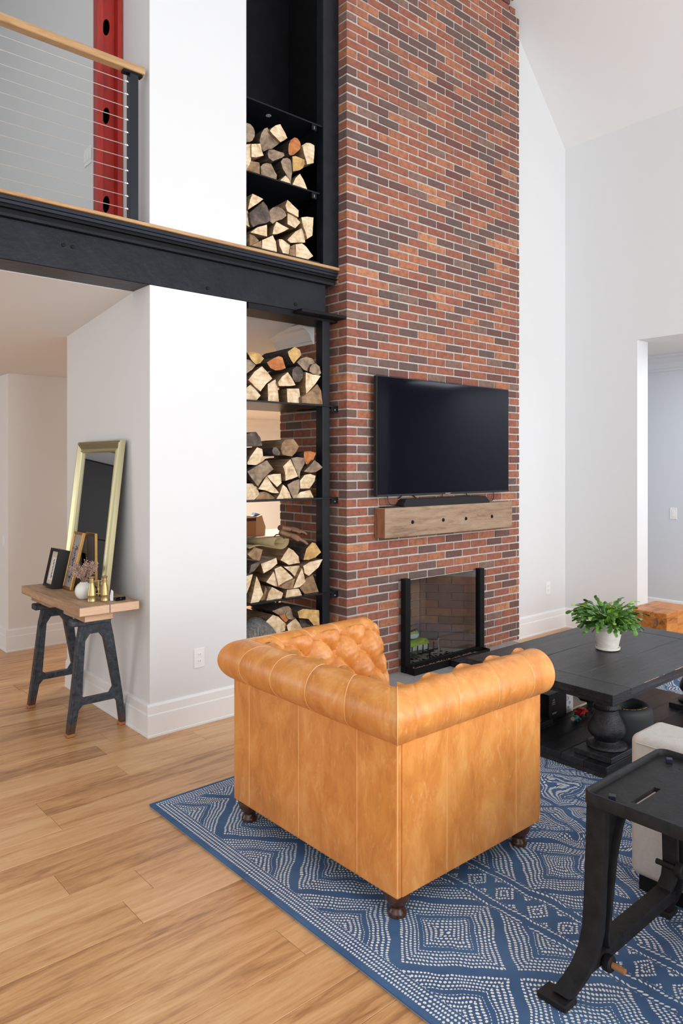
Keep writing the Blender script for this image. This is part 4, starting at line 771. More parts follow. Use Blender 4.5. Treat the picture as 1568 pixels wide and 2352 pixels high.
def leg(nm, A, B, nA, nB, ntwist, s_total, k0, sp, cols, capend=False):
    # A,B: plan points (n=0) at the start/end; nA,nB: direction in which n grows there (mitre directions)
    g = G(); vs = []
    for i in range(cols+1):
        u = i/cols; s = u*s_total
        for (n, z, nn, nz, l) in prof:
            d = disp(s, l, k0, sp, 0); N_ = n+nn*d; Z_ = z+nz*d
            if l <= 0 and not (.0 < u < 1): pass
            bul = 0
            p0 = (A[0]+nA[0]*N_, A[1]+nA[1]*N_); p1 = (B[0]+nB[0]*N_, B[1]+nB[1]*N_)
            vs.append((p0[0]+(p1[0]-p0[0])*u, p0[1]+(p1[1]-p0[1])*u, Z_))
    m_ = len(prof)
    g.add(vs, [(i*m_+j, (i+1)*m_+j, (i+1)*m_+j+1, i*m_+j+1) for i in range(cols) for j in range(m_-1)])
    for endi, sg in ((0, -1), (cols, 1)):
        if (capend == 'A' and endi == 0) or (capend == 'B' and endi == cols):
            ring = [endi*m_+j for j in range(m_)]; d = Vector((B[0]-A[0], B[1]-A[1], 0)).normalized()*sg
            cx = sum(vs[r][0] for r in ring)/m_; cy = sum(vs[r][1] for r in ring)/m_; cz_ = sum(vs[r][2] for r in ring)/m_
            prev = ring
            for f_, o_ in ((.93, .016), (.78, .028), (.45, .034)):
                b0 = len(g.v); g.v += [(cx+(vs[r][0]-cx)*f_+d.x*o_, cy+(vs[r][1]-cy)*f_+d.y*o_, cz_+(vs[r][2]-cz_)*f_) for r in ring]
                new = list(range(b0, b0+m_)); g.f += [(prev[j], prev[(j+1) % m_], new[(j+1) % m_], new[j]) for j in range(m_)]; g.mi += [0]*m_; prev = new
            g.f.append(tuple(prev)); g.mi.append(0)
    o = g.build(nm, 'leather', chair, 1.2)
    return o
# sweep runs: near arm front -> near/rear corner -> far/rear corner -> far arm front
LN, LB, LF = CX1+.02-CX0, CY1-CY0, CX1F+.02-CX0
leg('armrest', (CX1+.02, CY0), (CX0, CY0), (0, -1), (-1, -1), 0, LN, .133, .215, 140, 'A')
leg('backrest', (CX0, CY0), (CX0, CY1), (-1, -1), (-1, 1), 0, LB, .24, .205, 170)
leg('armrest', (CX0, CY1), (CX1F+.02, CY1), (-1, 1), (0, 1), 0, LF, .125, .195, 130, 'B')
# welts: light cord over the roll at every seam, and up the panels
def roll_welt(A, B, nA, nB, u, s, k0, sp):
    pts = []
    for (n, z, nn, nz, l) in prof[2:40]:
        d = disp(s, l, k0, sp, 0)+.0005; N_ = n+nn*d; Z_ = z+nz*d
        p0 = (A[0]+nA[0]*N_, A[1]+nA[1]*N_); p1 = (B[0]+nB[0]*N_, B[1]+nB[1]*N_); pts.append((p0[0]+(p1[0]-p0[0])*u, p0[1]+(p1[1]-p0[1])*u, Z_))
    g = G(); g.tube(pts, .0017, 6); g.build('welt', 'welt', chair, True)
for k in range(0, 3): s = .133+k*.215; roll_welt((CX1+.02, CY0), (CX0, CY0), (0, -1), (-1, -1), s/LN, s, .133, .215)
for k in range(0, 4): s = .24+k*.205; roll_welt((CX0, CY0), (CX0, CY1), (-1, -1), (-1, 1), s/LB, s, .24, .205)
roll_welt((CX0, CY0), (CX0, CY1), (-1, -1), (-1, 1), .0001, 0, .24, .205)
for k in range(0, 3): s = .125+k*.195; roll_welt((CX0, CY1), (CX1F+.02, CY1), (-1, 1), (0, 1), s/LF, s, .125, .195)
def welt(pts, r=.0016): g = G(); g.tube(pts, r, 6); g.build('welt', 'welt', chair, True)
for y in (1.93, 2.27, 2.614): welt([(CX0+.0002-.008*(y-CY0), y, ZB+.012), (CX0+.0002-.008*(y-CY0), y, ZR+.01)], .0015)
welt([(CX0+.003, CY0+.003, ZB+.01), (CX0+.003, CY0+.003, ZR+.01)], .0022)
for x in (2.01, 2.43): welt([(x, CY0-.0002, ZB+.012), (x, CY0-.0002, ZR+.01)], .0015)
welt([(CX1-.006, CY0+.001, ZB+.010), (CX1-.001, CY0+.004, ZB+.05), (CX1-.001, CY0+.004, ZR)], .0032)
# nail-like tuft buttons on the inner faces
def buttons(A, B, nA, nB, S_, k0, sp):
    for r_ in range(0, 4):
        l = .102*r_-.035
        q = min(range(len(prof)), key=lambda i: abs(prof[i][4]-l)); n, z, nn, nz, _ = prof[q]
        c = 0 if r_ % 2 == 0 else .5
        while k0+c*sp > sp: c -= 1
        while True:
            s = k0+c*sp; c += 1
            if s > S_-.05: break
            if s < .05: continue
            d = disp(s, _, k0, sp, 0)+.002; N_ = n+nn*d; Z_ = z+nz*d; u = s/S_
            p0 = (A[0]+nA[0]*N_, A[1]+nA[1]*N_); p1 = (B[0]+nB[0]*N_, B[1]+nB[1]*N_); P = Vector((p0[0]+(p1[0]-p0[0])*u, p0[1]+(p1[1]-p0[1])*u, Z_))
            g = G(); g.lathe([(0, -.004), (.010, -.003), (.011, .001), (.006, .0045), (0, .005)], 0, 0, 10)
            dv = Vector((B[0]-A[0], B[1]-A[1], 0)).normalized(); out = Vector((dv.y, -dv.x, 0)); out = out if out.dot(Vector((nA[0]+nB[0], nA[1]+nB[1], 0))) > 0 else -out
            nv = (out*nn+Vector((0, 0, nz))).normalized(); rot = Vector((0, 0, 1)).rotation_difference(nv).to_matrix()
            g.v = [tuple(P+rot @ Vector(v)) for v in g.v]; g.build('tuft_button', 'leather', chair, True)
buttons((CX0, CY0), (CX0, CY1), (-1, -1), (-1, 1), LB, .24, .205)
buttons((CX0, CY1), (CX1F+.02, CY1), (-1, 1), (0, 1), LF, .125, .195)
buttons((CX1+.02, CY0), (CX0, CY0), (0, -1), (-1, -1), LN, .133, .215)
fp_ = [(.0, .0), (.026, 0), (.031, .004), (.032, .013), (.029, .020), (.024, .026), (.023, .034), (.031, .046), (.040, .060), (.043, .074), (.040, .087), (0, .087)]
for x, y in ((1.802, 1.775), (2.515, 1.775), (1.79, 2.675), (2.42, 2.675)):
    g = G(); g.lathe([(r*1.08, .0142+z*.988) for r, z in fp_], x, y, 28); g.build('leg', 'darkwood', chair, True)
# ================================================================== coffee table
TX0, TX1, TY0, TY1, TZ = 3.300, 4.862, 1.786, 2.700, .460
ct = thing('coffee_table', (4.08, 2.24, .014), 'large black farmhouse coffee table with a turned pedestal and low platform', 'coffee table')
def plank(nm, a, mat='blackwood', bv=.0025): return bx(nm, a, mat, ct, bv)
plank('breadboard_end', (TX0, TX0+.178, TY0, TY1, .421, TZ)); plank('breadboard_end', (TX1-.160, TX1, TY0, TY1, .421, TZ))
for a, b in ((TY0, 2.082), (2.084, 2.412), (2.414, TY1)): plank('top_plank', (TX0+.1795, TX1-.1615, a, b, .421, TZ-.0005))
g = G(); g.box(TX0+.004, TX1-.004, TY0+.004, TY1-.004, .405, .4205); g.build('top_backing', 'blackwood', ct)
PX0, PX1, PY0, PY1 = 3.352, 4.80, 1.845, 2.62
n = 6
for i in range(n): y0 = PY0+(PY1-PY0)*i/n; plank('platform_plank', (PX0, PX1, y0+.0007, y0+(PY1-PY0)/n-.0007, .040, .075), bv=.002)
g = G(); g.box(PX0+.004, PX1-.004, PY0+.004, PY1-.004, .0145, .0395); g.build('platform_frame', 'blackwood', ct)
pp = [(0, 0), (.098, 0), (.103, .006), (.101, .013), (.088, .020), (.066, .028), (.060, .036), (.064, .044), (.082, .058), (.094, .076), (.096, .092), (.090, .115), (.077, .143), (.065, .168), (.059, .186), (.058, .194), (.067, .200), (.070, .207), (.064, .214), (.060, .222), (.064, .240), (.078, .262), (.085, .278), (.085, .298), (0, .298)]
for x, y in ((3.545, 1.953), (4.60, 2.47), (4.63, 1.953), (3.545, 2.47)):
    plank('plinth', (x-.145, x+.145, y-.105, y+.105, .0755, .105), bv=.003)
    g = G(); g.lathe([(r, .1055+z*1.003) for r, z in pp], x, y, 40); g.build('pedestal', 'blackwood', ct, .9)
for xa_, xb_ in ((3.62, 3.78), (3.83, 3.845), (3.97, 4.20)):
    g = G(); g.tube([(xa_, TY0+.0008, TZ-.0016), ((xa_+xb_)/2, TY0+.0005, TZ-.0012), (xb_, TY0+.0008, TZ-.0016)], .0016, 5); g.build('worn_edge', 'console', ct)
# plant in pot
pt = thing('potted_plant', (4.105, 2.255, TZ), 'green holiday cactus in whitewashed clay pot on the black coffee table', 'plant')
px, py = 4.105, 2.255
g = G(); g.lathe([(0, TZ+.0005), (.062, TZ+.0005), (.071, TZ+.006), (.073, TZ+.017), (.069, TZ+.018), (.066, TZ+.010), (0, TZ+.009)], px, py, 40); g.build('saucer', 'pot', pt, True)
g = G(); g.lathe([(0, TZ+.0095), (.056, TZ+.0095), (.060, TZ+.014), (.083, TZ+.122), (.084, TZ+.126), (.093, TZ+.128), (.096, TZ+.133), (.099, TZ+.160), (.097, TZ+.164), (.090, TZ+.163), (.084, TZ+.140), (0, TZ+.140)], px, py, 44); g.build('pot', 'pot', pt, .6)
g = G(); g.lathe([(0, TZ+.1405), (.083, TZ+.1405), (.06, TZ+.150), (0, TZ+.156)], px, py, 20); g.build('soil', 'soil', pt, True)
rp = random.Random(21); leafmesh = []
def leafseg(L_, Wd, seed):
    r_ = random.Random(seed); g = G(); out = [(0, .12), (.12, .42), (.26, .82), (.36, .72), (.5, 1.0), (.62, .82), (.74, .92), (.88, .70), (.97, .45), (1.0, .30)]
    vs = [];
    for t_, w in out:
        z = .10*sin(pi*t_)*L_*.5; vs += [(t_*L_, -w*Wd/2, z-.0012), (t_*L_, 0, z+.0016), (t_*L_, w*Wd/2, z-.0012), (t_*L_, 0, z-.0028)]
    m_ = len(out); fs = []
    for i in range(m_-1):
        for k in range(4): j = (k+1) % 4; fs.append((i*4+k, i*4+j, i*4+4+j, i*4+4+k))
    fs += [(0, 1, 2, 3), tuple(4*(m_-1)+k for k in (3, 2, 1, 0))]
    g.add(vs, fs); me = None; o = g.build('leaf', 'leaf', None, 1.5); me = o.data; bpy.data.objects.remove(o); return me
LM = [leafseg(.034, .023, 1), leafseg(.030, .020, 2), leafseg(.036, .025, 3)]
stem = G(); nl = 0; extra = G()
for f_ in range(150):
    az = 2*pi*rp.random(); el = radians(rp.choice((82, 70, 58, 48, 36, 26, 16))+rp.uniform(-7, 7)); r0 = .06*sqrt(rp.random())
    p = Vector((px+r0*cos(az), py+r0*sin(az), TZ+.145)); ns = rp.choice((5, 6, 6, 7)) if el > .6 else rp.choice((4, 5)); tw = rp.uniform(-.4, .4); pts = [p.copy()]
    for k in range(ns):
        sc = rp.uniform(.85, 1.25); L_ = .034*sc
        d = Vector((cos(el)*cos(az), cos(el)*sin(az), sin(el))); 
        if (k > 0 or rp.random() < .4):
            side = d.cross(Vector((0, 0, 1))).normalized(); up = side.cross(d); rot = Matrix((d, -side, up)).transposed().to_4x4() @ Matrix.Rotation(rp.uniform(-.9, .9), 4, 'X')
            X_ = Matrix.Translation(p) @ rot @ Matrix.Scale(sc*1.08, 4); me = rp.choice(LM)
            if f_ % 2 == 0 and nl < 296: o = link('leaf', me, pt); o.matrix_basis = X_; nl += 1
            else: extra.add([X_ @ v.co for v in me.vertices], [tuple(p_.vertices) for p_ in me.polygons])
        p = p+d*L_*.90; pts.append(p.copy()); el -= rp.uniform(.10, .42)*(1 if k > 0 else .4); az += tw*.3
        if p.z < TZ+.125: break
    stem.tube(pts, [.0026-.0003*i for i in range(len(pts))], 5)
stuff(stem.build('stems', 'stem', pt)); stuff(extra.build('leaves', 'leaf', pt, 1.5))
# tyre on the platform
ty = thing('tyre', (3.775, 1.975, .0755), 'small slick black tyre lying on the platform under the coffee table', 'tyre')
g = G(); R0, h0, h1 = .146, .0757, .275
g.lathe([(.070, h0+.02), (.080, h0+.004), (.115, h0), (.134, h0+.010), (.143, h0+.034), (R0, h0+.06), (R0, h1-.05), (.143, h1-.026), (.134, h1-.008), (.118, h1-.001), (.100, h1), (.082, h1-.012), (.070, h1-.030), (.068, h1-.08), (.070, h0+.02)], 3.775, 1.975, 56); g.build('carcass', 'rubber', ty, True)
g = G()
for i in range(26):
    if i in (4, 9, 14, 19): continue
    a = radians(188+i*3.6); w = radians(1.1 if i % 3 else .8)
    if i % 2: rs = [(.113, .121)]
    else: rs = [(.113, .1155), (.1185, .121)]
    for r0_, r1_ in rs: g.add([(3.775+r_*cos(a+s_), 1.975+r_*sin(a+s_), h1+.0008) for r_, s_ in ((r0_, -w), (r1_, -w), (r1_, w), (r0_, w))], [(0, 1, 2, 3)])
g.build('sidewall_print', 'yellow', ty)
# games and toys on the platform
PZ = .0755
o = thing('game_box', (3.83, 2.47, PZ), 'black boxed game with white drawing standing under the coffee table', 'box')
bx('body', (3.70, 3.885, 2.40, 2.475, PZ, .228), 'plastic', o, .002)
g = G()
for dx, dz, w in ((.03, .10, .03), (.036, .115, .018), (.028, .09, .034), (.03, .04, .05), (.035, .034, .04)): g.box(3.70+dx, 3.70+dx+w, 2.3985, 2.3998, PZ+dz, PZ+dz+.002)
g.tube([(3.738, 2.399, PZ+.098), (3.742, 2.399, PZ+.115), (3.75, 2.399, PZ+.125), (3.758, 2.399, PZ+.112), (3.755, 2.399, PZ+.10)], .001, 4); g.build('print', 'paper', o)
o = thing('game_box', (3.94, 2.46, PZ), 'white box with blue circle pattern beside the black game box', 'box')
bx('body', (3.889, 3.975, 2.41, 2.50, PZ, .215), 'white', o, .002)
g = G()
for cx_, cz_, r_ in ((3.91, .165, .014), (3.935, .135, .009), (3.92, .11, .006)):
    for rr_ in (r_, r_*.6): g.tube([(cx_+rr_*cos(a*pi/8), 2.409, cz_+rr_*sin(a*pi/8)) for a in range(17)], .0009, 4)
g.build('circles', 'bluecloth', o)
o = thing('toy_car', (3.93, 2.33, PZ), 'small glossy red toy car on the table platform', 'toy car')
g = G(); P2 = [(0, .014), (.002, .030), (.018, .034), (.030, .048), (.058, .050), (.072, .035), (.086, .030), (.088, .014)]; g.prism(P2, lambda p: (3.885+p[0], 2.308, PZ+p[1]), lambda p: (3.885+p[0], 2.348, PZ+p[1])); g.build('body', 'redplastic', o)
for dx in (.018, .068):
    for y in (2.303, 2.343): g = G(); g.lathe([(0, 0), (.012, 0), (.012, .009), (0, .009)], 0, 0, 14); g.v = [(3.885+dx+a, y+c, PZ+.0125+b) for a, b, c in g.v]; g.build('wheel', 'plastic', o)
g = G(); g.prism([(.022, .035), (.031, .046), (.045, .047), (.045, .036)], lambda p: (3.885+p[0], 2.3075, PZ+p[1]), lambda p: (3.885+p[0], 2.308, PZ+p[1])); g.build('window', 'plastic', o)
o = thing('toy_figure', (3.85, 2.31, PZ), 'teal toy creature lying left of the red toy car', 'toy')
g = G(); g.tube([(3.79, 2.30, PZ+.018), (3.81, 2.303, PZ+.020), (3.845, 2.308, PZ+.016), (3.868, 2.31, PZ+.010)], [.006, .016, .014, .004], 10); g.build('body', 'teal', o, True)
g = G(); g.lathe([(0, PZ+.010), (.011, PZ+.017), (.013, PZ+.025), (.008, PZ+.034), (0, PZ+.037)], 3.785, 2.298, 12); g.build('head', 'paper', o, True)
for dx, dy in ((0, .02), (.0, -.022), (.04, .018), (.04, -.020)): g = G(); g.tube([(3.81+dx, 2.304, PZ+.016), (3.818+dx, 2.304+dy, PZ+.006)], [.006, .004], 6); g.build('limb', 'teal', o, True)
o = thing('game_controller', (4.0, 2.30, PZ), 'black gamepad lying right of the red toy car', 'controller')
g = G(); g.tube([(3.985, 2.25, PZ+.013), (4.00, 2.285, PZ+.017), (4.03, 2.30, PZ+.018), (4.06, 2.30, PZ+.017), (4.085, 2.275, PZ+.013)], [.011, .016, .016, .016, .011], 10); g.build('shell', 'plastic', o, True)
for dx in (0, .03): g = G(); g.lathe([(.005, PZ+.033), (.006, PZ+.041), (0, PZ+.042)], 4.025+dx, 2.296, 10); g.build('thumbstick', 'charcoal', o)
o = thing('camera_bag', (4.25, 2.46, PZ), 'black padded pouch with blue cloth on top under the table', 'pouch')
bx('pouch', (4.16, 4.34, 2.40, 2.50, PZ, .150), 'plastic', o, .02); g = G(); g.tube([(4.18, 2.43, .157), (4.22, 2.44, .163), (4.28, 2.45, .164), (4.33, 2.45, .158)], [.010, .014, .016, .010], 10); g.build('cloth', 'bluecloth', o, True)
tag(bx('magazine', (3.99, 4.15, 2.42, 2.56, PZ, .088), 'beige', None, .001), 'beige magazine lying behind the gamepad', 'magazine')
# ================================================================== cast-iron side table
it = thing('iron_side_table', (2.15, .80, .014), 'black cast iron industrial side table with raised tray edge', 'side table')
TT = .640; X0_, X1_, Y0_, Y1_ = 1.895, 2.385, .40, 1.125
def rrect(x0, x1, y0, y1, r, n=6): return [(cx+r*cos(a0+pi/2*i/n), cy+r*sin(a0+pi/2*i/n)) for cx, cy, a0 in ((x1-r, y1-r, 0), (x0+r, y1-r, pi/2), (x0+r, y0+r, pi), (x1-r, y0+r, 1.5*pi)) for i in range(n+1)]
def rim():
    g = G(); o1 = rrect(X0_, X1_, Y0_, Y1_, .035); prof_ = [(0, -.034), (0, -.003), (-.003, 0), (-.008, 0), (-.011, -.003), (-.0115, -.020)]
    n = len(o1); vs = []
    for off, dz_ in prof_:
        q = rrect(X0_-off, X1_+off, Y0_-off, Y1_+off, .035+off); vs += [(x, y, TT+dz_) for x, y in q]
    g.add(vs, [(k*n+i, k*n+(i+1) % n, (k+1)*n+(i+1) % n, (k+1)*n+i) for k in range(len(prof_)-1) for i in range(n)])
    return g
rim().build('tray_rim', 'iron', it, .9)
# deck with an open slot: four pieces around it
SX0, SX1, SY0, SY1 = 1.975, 2.116, .994, 1.013
inn = .0116
g = G()
q = rrect(X0_+inn, X1_-inn, Y0_+inn, Y1_-inn, .0235); h = len(q)//2
for poly in ([(X1_-inn, SY1)]+q[:h]+[(X0_+inn, SY1)], [(X0_+inn, SY0)]+q[h:]+[(X1_-inn, SY0)]): g.prism(poly, lambda p: (p[0], p[1], TT-.019), lambda p: (p[0], p[1], TT-.033))
g.box(X0_+inn, SX0, SY0, SY1, TT-.033, TT-.019); g.box(SX1, X1_-inn, SY0, SY1, TT-.033, TT-.019); g.build('tray_deck', 'iron', it)
for x, y in ((1.945, 1.055), (2.325, 1.065), (2.325, .46), (1.945, .46)):
    g = G(); g.box(-.010, .010, -.010, .010, 0, .014, .0015); c_, s_ = cos(.5), sin(.5); g.v = [(x+a*c_-b*s_, y+a*s_+b*c_, TT-.0188+c) for a, b, c in g.v]; g.build('bolt_head', 'charcoal', it)
for x, y in ((1.975, 1.01), (2.30, 1.02)): g = G(); g.lathe([(0, TT-.0188), (.004, TT-.0188), (0, TT-.0175)], x, y, 10); g.build('bolt_hole', 'blackmatte', it)
def yl(z, b, s): return b+s*((.61-z)*.03+(.09*(1-z/.26)**2 if z < .26 else 0))
def trestle(b, s):
    # plan: X along the frame; leg outline swept as flanged bars
    zt = TT-.034
    def bar(pts, w, d, nm):                              # pts (x,z,width); rectangular section, depth along Y
        g = G(); vs = []; N = len(pts)
        for i, (x, z, wd) in enumerate(pts):
            a = Vector((pts[min(i+1, N-1)][0]-pts[max(i-1, 0)][0], pts[min(i+1, N-1)][1]-pts[max(i-1, 0)][1])).normalized(); nx, nz = -a.y, a.x; y = yl(z, b, s); c_ = d*.5
            for uu, vv in ((-1, -.7), (-.8, -1), (.8, -1), (1, -.7), (1, .7), (.8, 1), (-.8, 1), (-1, .7)): vs.append((x+nx*wd*.5*uu, y+c_*vv, z+nz*wd*.5*uu))
        fs = [(i*8+k, i*8+(k+1) % 8, (i+1)*8+(k+1) % 8, (i+1)*8+k) for i in range(N-1) for k in range(8)]+[tuple(range(7, -1, -1)), tuple(range((N-1)*8, N*8))]
        g.add(vs, fs); return g.build(nm, 'iron', it, .6)
    for m_ in (1, -1):
        cx = 2.185; fx = lambda x: cx+(x-cx)*m_
        L1 = [(1.922, zt), (1.922, .50), (1.921, .40), (1.919, .30), (1.915, .24), (1.909, .18), (1.899, .13), (1.885, .085), (1.868, .04)]
        bar([(fx(x), z, .032) for x, z in L1], 0, .058, 'leg')
        L2 = [(2.10, zt-.002), (2.062, zt-.03), (2.022, zt-.085), (1.992, .44), (1.976, .34), (1.967, .26), (1.968, .21), (1.984, .172)]
        bar([(fx(x), z, .017) for x, z in L2], 0, .05, 'inner_rib')
        g = G(); web = [(1.93, zt-.001), (2.09, zt-.001), (2.055, zt-.034), (2.016, zt-.088), (1.988, .44), (1.972, .34), (1.963, .26), (1.964, .21), (1.984, .168), (1.96, .12), (1.905, .12), (1.92, .3), (1.925, .45)]
        g.prism(web, lambda p: (fx(p[0]), yl(p[1], b, s)-.007, p[1]), lambda p: (fx(p[0]), yl(p[1], b, s)+.007, p[1])); g.build('web', 'iron', it)
        y = yl(.02, b, s); x = fx(1.860)
        g = G(); g.box(x-.030, x+.034, y-.045, y+.050, .0145, .036, .004); g.build('foot', 'iron', it)
    bar([(1.985, .168, .017), (2.185, .168, .017), (2.385, .168, .017)], 0, .05, 'inner_rib')
    bar([(1.915, .125, .040), (2.185, .125, .040), (2.455, .125, .040)], 0, .042, 'cross_bar')
trestle(1.085, 1); trestle(.46, -1)
for x, z in ((1.985, .118), (2.385, .255)):
    y1 = yl(z, 1.085, 1)
    g = G(); g.lathe([(.020, 0), (.024, .004), (.024, .020), (.021, .024), (.012, .024)], 0, 0, 20); g.v = [(x+a, y1-.052+c, z+b_) for a, b_, c in g.v]; g.build('boss', 'iron', it, .7)
    g = G(); g.tube([(x, y1+.04, z), (x, y1-.09 if x < 2.1 else .40, z)], .009, 10); g.build('tie_rod', 'rust' if x < 2.1 else 'iron', it, .7)
# ================================================================== sofa arm behind it
so = thing('sofa', (3.1, .7, .014), 'light grey fabric sofa end with black plinth at the right frame edge', 'sofa')
def soft(nm, x0, x1, y0, y1, z0, z1, r_, mat='fabric', seg=5):
    bm = bmesh.new(); bmesh.ops.create_cube(bm, size=1)
    for v in bm.verts: v.co = Vector((x0+(x1-x0)*(v.co.x+.5), y0+(y1-y0)*(v.co.y+.5), z0+(z1-z0)*(v.co.z+.5)))
    bmesh.ops.bevel(bm, geom=list(bm.edges), offset=r_, segments=seg, affect='EDGES', profile=.5)
    for f in bm.faces: f.smooth = True
    me = bpy.data.meshes.new(nm); bm.to_mesh(me); bm.free(); me.materials.append(M[mat]); return link(nm, me, so)
soft('arm', 2.552, 2.775, -.60, 1.318, .075, .592, .030)
soft('seat_base', 2.776, 3.9, -.60, 1.28, .075, .30, .02); soft('seat_cushion', 2.78, 3.9, -.36, 1.28, .302, .43, .04); soft('backrest', 2.78, 3.9, -.60, -.365, .302, .72, .05)
bx('plinth', (2.585, 3.88, -.57, 1.296, .0145, .0745), 'blackmatte', so)
g = G(); g.tube([(2.549, -.58, .565), (2.549, 1.29, .565)], .0022, 6); g.build('seam', 'fabric', so)
# timber block
wb = thing('timber_block', (5.6, 2.67, 0), 'varnished knotty timber block side table by the right doorway', 'side table')
for a, b in ((5.455, 5.635), (5.639, 5.93)): bx('timber', (a, b, 2.515, 2.832, 0, .449), 'cedar', wb, .006)
g = G(); g.tube([(5.4535, 2.60+.022*cos(a*pi/6), .375+.030*sin(a*pi/6)) for a in range(13)], .0025, 6); g.add([(5.4540, 2.60+.017*cos(a*pi/6), .375+.024*sin(a*pi/6)) for a in range(12)], [tuple(range(12))]); g.build('knot', 'mantelend', wb)
# ================================================================== console table by the pier
cs = thing('console_table', (1.71, 4.5, 0), 'rustic plank console table on two cast iron trestles against the pier', 'console table')
TZ2 = .789
def con(a, nm='top_plank'):
    g = G(); g.box(*a, bv=.003); o = g.build(nm, ['console', 'consoleend'], cs)
    for p in o.data.polygons:
        if abs(p.normal.y) > .9: p.material_index = 1
con((1.530, 1.704, 3.957, 4.945, .738, TZ2)); con((1.706, 1.882, 3.957, 4.945, .738, TZ2))
con((1.578, 1.745, 4.005, 4.33, .694, .7375), 'bearer'); con((1.578, 1.745, 4.56, 4.90, .694, .7375), 'bearer')
def con_trestle(yt, yb_, nm='trestle'):
    Yz = lambda z: yb_+(yt-yb_)*z/.69
    g = G(); out = []
    xl0, xl1, xr1, xr0 = 1.556, 1.612, 1.760, 1.906
    g2 = lambda p: (p[0], Yz(p[1])-.019, p[1]); g3 = lambda p: (p[0], Yz(p[1])+.019, p[1])
    A = [(1.552, .012), (1.592, .012), (1.608, .150), (1.640, .178), (1.825, .178), (1.852, .150), (1.874, .012), (1.904, .012), (1.870, .215), (1.795, .57), (1.772, .655), (1.600, .655), (1.585, .57), (1.566, .215)]
    B = [(1.625, .215), (1.628, .56), (1.655, .600), (1.715, .600), (1.745, .56), (1.822, .250), (1.800, .215)]
    # left leg, right leg, head, stretcher as one solid built from quads between outline and opening
    parts_ = [[(1.552, .012), (1.592, .012), (1.610, .150), (1.625, .235), (1.630, .56), (1.655, .600), (1.610, .655), (1.598, .655), (1.583, .50), (1.566, .215)],
              [(1.874, .012), (1.906, .012), (1.872, .215), (1.800, .57), (1.778, .655), (1.700, .655), (1.715, .600), (1.745, .56), (1.820, .25), (1.850, .150)],
              [(1.610, .655), (1.655, .600), (1.715, .600), (1.700, .655)], [(1.610, .150), (1.632, .178), (1.832, .178), (1.850, .150), (1.820, .25), (1.800, .215), (1.650, .215), (1.625, .235)]]
    for P_ in parts_: g.prism(P_, g2, g3)
    g.box(1.545, 1.775, Yz(.67)-.034, Yz(.67)+.034, .6555, .6935, .006)
    tr_ = g.build('trestle', 'trestle', cs)
    for x in (1.572, 1.890): bx('foot', (x-.024, x+.024, Yz(.01)-.028, Yz(.01)+.028, 0, .018), 'rust', tr_, .005)
    g = G()
    for a, b in (((1.556, .03), (1.570, .215)), ((1.570, .215), (1.590, .57)), ((1.590, .57), (1.605, .65))):
        g.tube([(a[0]+.003, Yz(a[1])-.019, a[1]), (b[0]+.003, Yz(b[1])-.019, b[1])], .006, 6); g.tube([(a[0]+.003, Yz(a[1])+.019, a[1]), (b[0]+.003, Yz(b[1])+.019, b[1])], .006, 6)
    g.build('flange', 'trestle', tr_, True)
con_trestle(4.13, 4.21); con_trestle(4.76, 4.89)
# leaning mirror
def frame_in_plane(g, w, h, bw, prof_):          # picture frame in local (a across, b up, c out)
    cor = [(-w/2, 0), (w/2, 0), (w/2, h), (-w/2, h)]; dirs = [(1, 1), (-1, 1), (-1, -1), (1, -1)]; n = len(prof_); vs = []
    for (a, b), (da, db) in zip(cor, dirs):
        for o_, c in prof_: vs.append((a+da*o_, b+db*o_, c))
    g.add(vs, [(k*n+i, ((k+1) % 4)*n+i, ((k+1) % 4)*n+(i+1) % n, k*n+(i+1) % n) for k in range(4) for i in range(n)])
def place(g, org, across, up):                   # map local coordinates to the leaning plane; c points to the viewer side
    A = Vector(across).normalized(); U_ = Vector(up).normalized(); C = A.cross(U_)
    g.v = [tuple(Vector(org)+A*v[0]+U_*v[1]+C*v[2]) for v in g.v]; return g
Y_, yw = 4.515, .68
mi = thing('wall_mirror', (1.80, Y_, TZ2), 'tall mirror in a champagne frame leaning against the pier wall', 'mirror')
org, ac, up = (1.776, Y_, TZ2+.003), (0, -1, 0), (.108, 0, .955)
g = G(); frame_in_plane(g, yw, .945, .07, [(0, -.016), (0, .012), (.006, .018), (.012, .013), (.018, .020), (.028, .016), (.050, .006), (.060, .010), (.066, .014), (.072, .004), (.072, -.016)]); place(g, org, ac, up).build('frame', 'champagne', mi, .4)
g = G(); g.box(-yw/2+.071, yw/2-.071, .071, .874, -.010, -.004); place(g, org, ac, up).build('mirror_glass', 'mirror', mi)
g = G(); g.box(-yw/2+.01, yw/2-.01, .01, .93, -.019, -.0165); place(g, org, ac, up).build('backing', 'plastic', mi)
# black shadow box
o = thing('shadow_box', (1.65, 4.735, TZ2), 'small black shadow box frame with beige mat at the far table end', 'picture frame')
org, up = (1.655, 4.735, TZ2+.004), (.055, 0, .25)
g = G(); frame_in_plane(g, .155, .245, .02, [(0, -.034), (0, .034), (.018, .034), (.018, .028), (.018, -.034)]); place(g, org, ac, up).build('frame', 'plastic', o)
g = G(); g.box(-.060, .060, .018, .227, .018, .022); place(g, org, ac, up).build('mat', 'beige', o)
g = G(); g.box(-.038, .038, .042, .190, .0225, .0235); place(g, org, ac, up).build('print', 'paper', o)
g = G(); rr = random.Random(6)
for i in range(16):
    y = .062+i*.007; a = rr.uniform(-.006, .010); b = a+rr.uniform(-.012, .012); g.tube([(a, y, .0242), (b, y+.004, .0242), (a+.004, y+.009, .0242)], .0011 if i % 3 else .0024, 4)
for y in (.06, .072): g.tube([(.005*cos(t*pi/5), y+.004*sin(t*pi/5), .0242) for t in range(11)], .0006, 4)
place(g, org, ac, up).build('ink_drawing', 'ink', o)
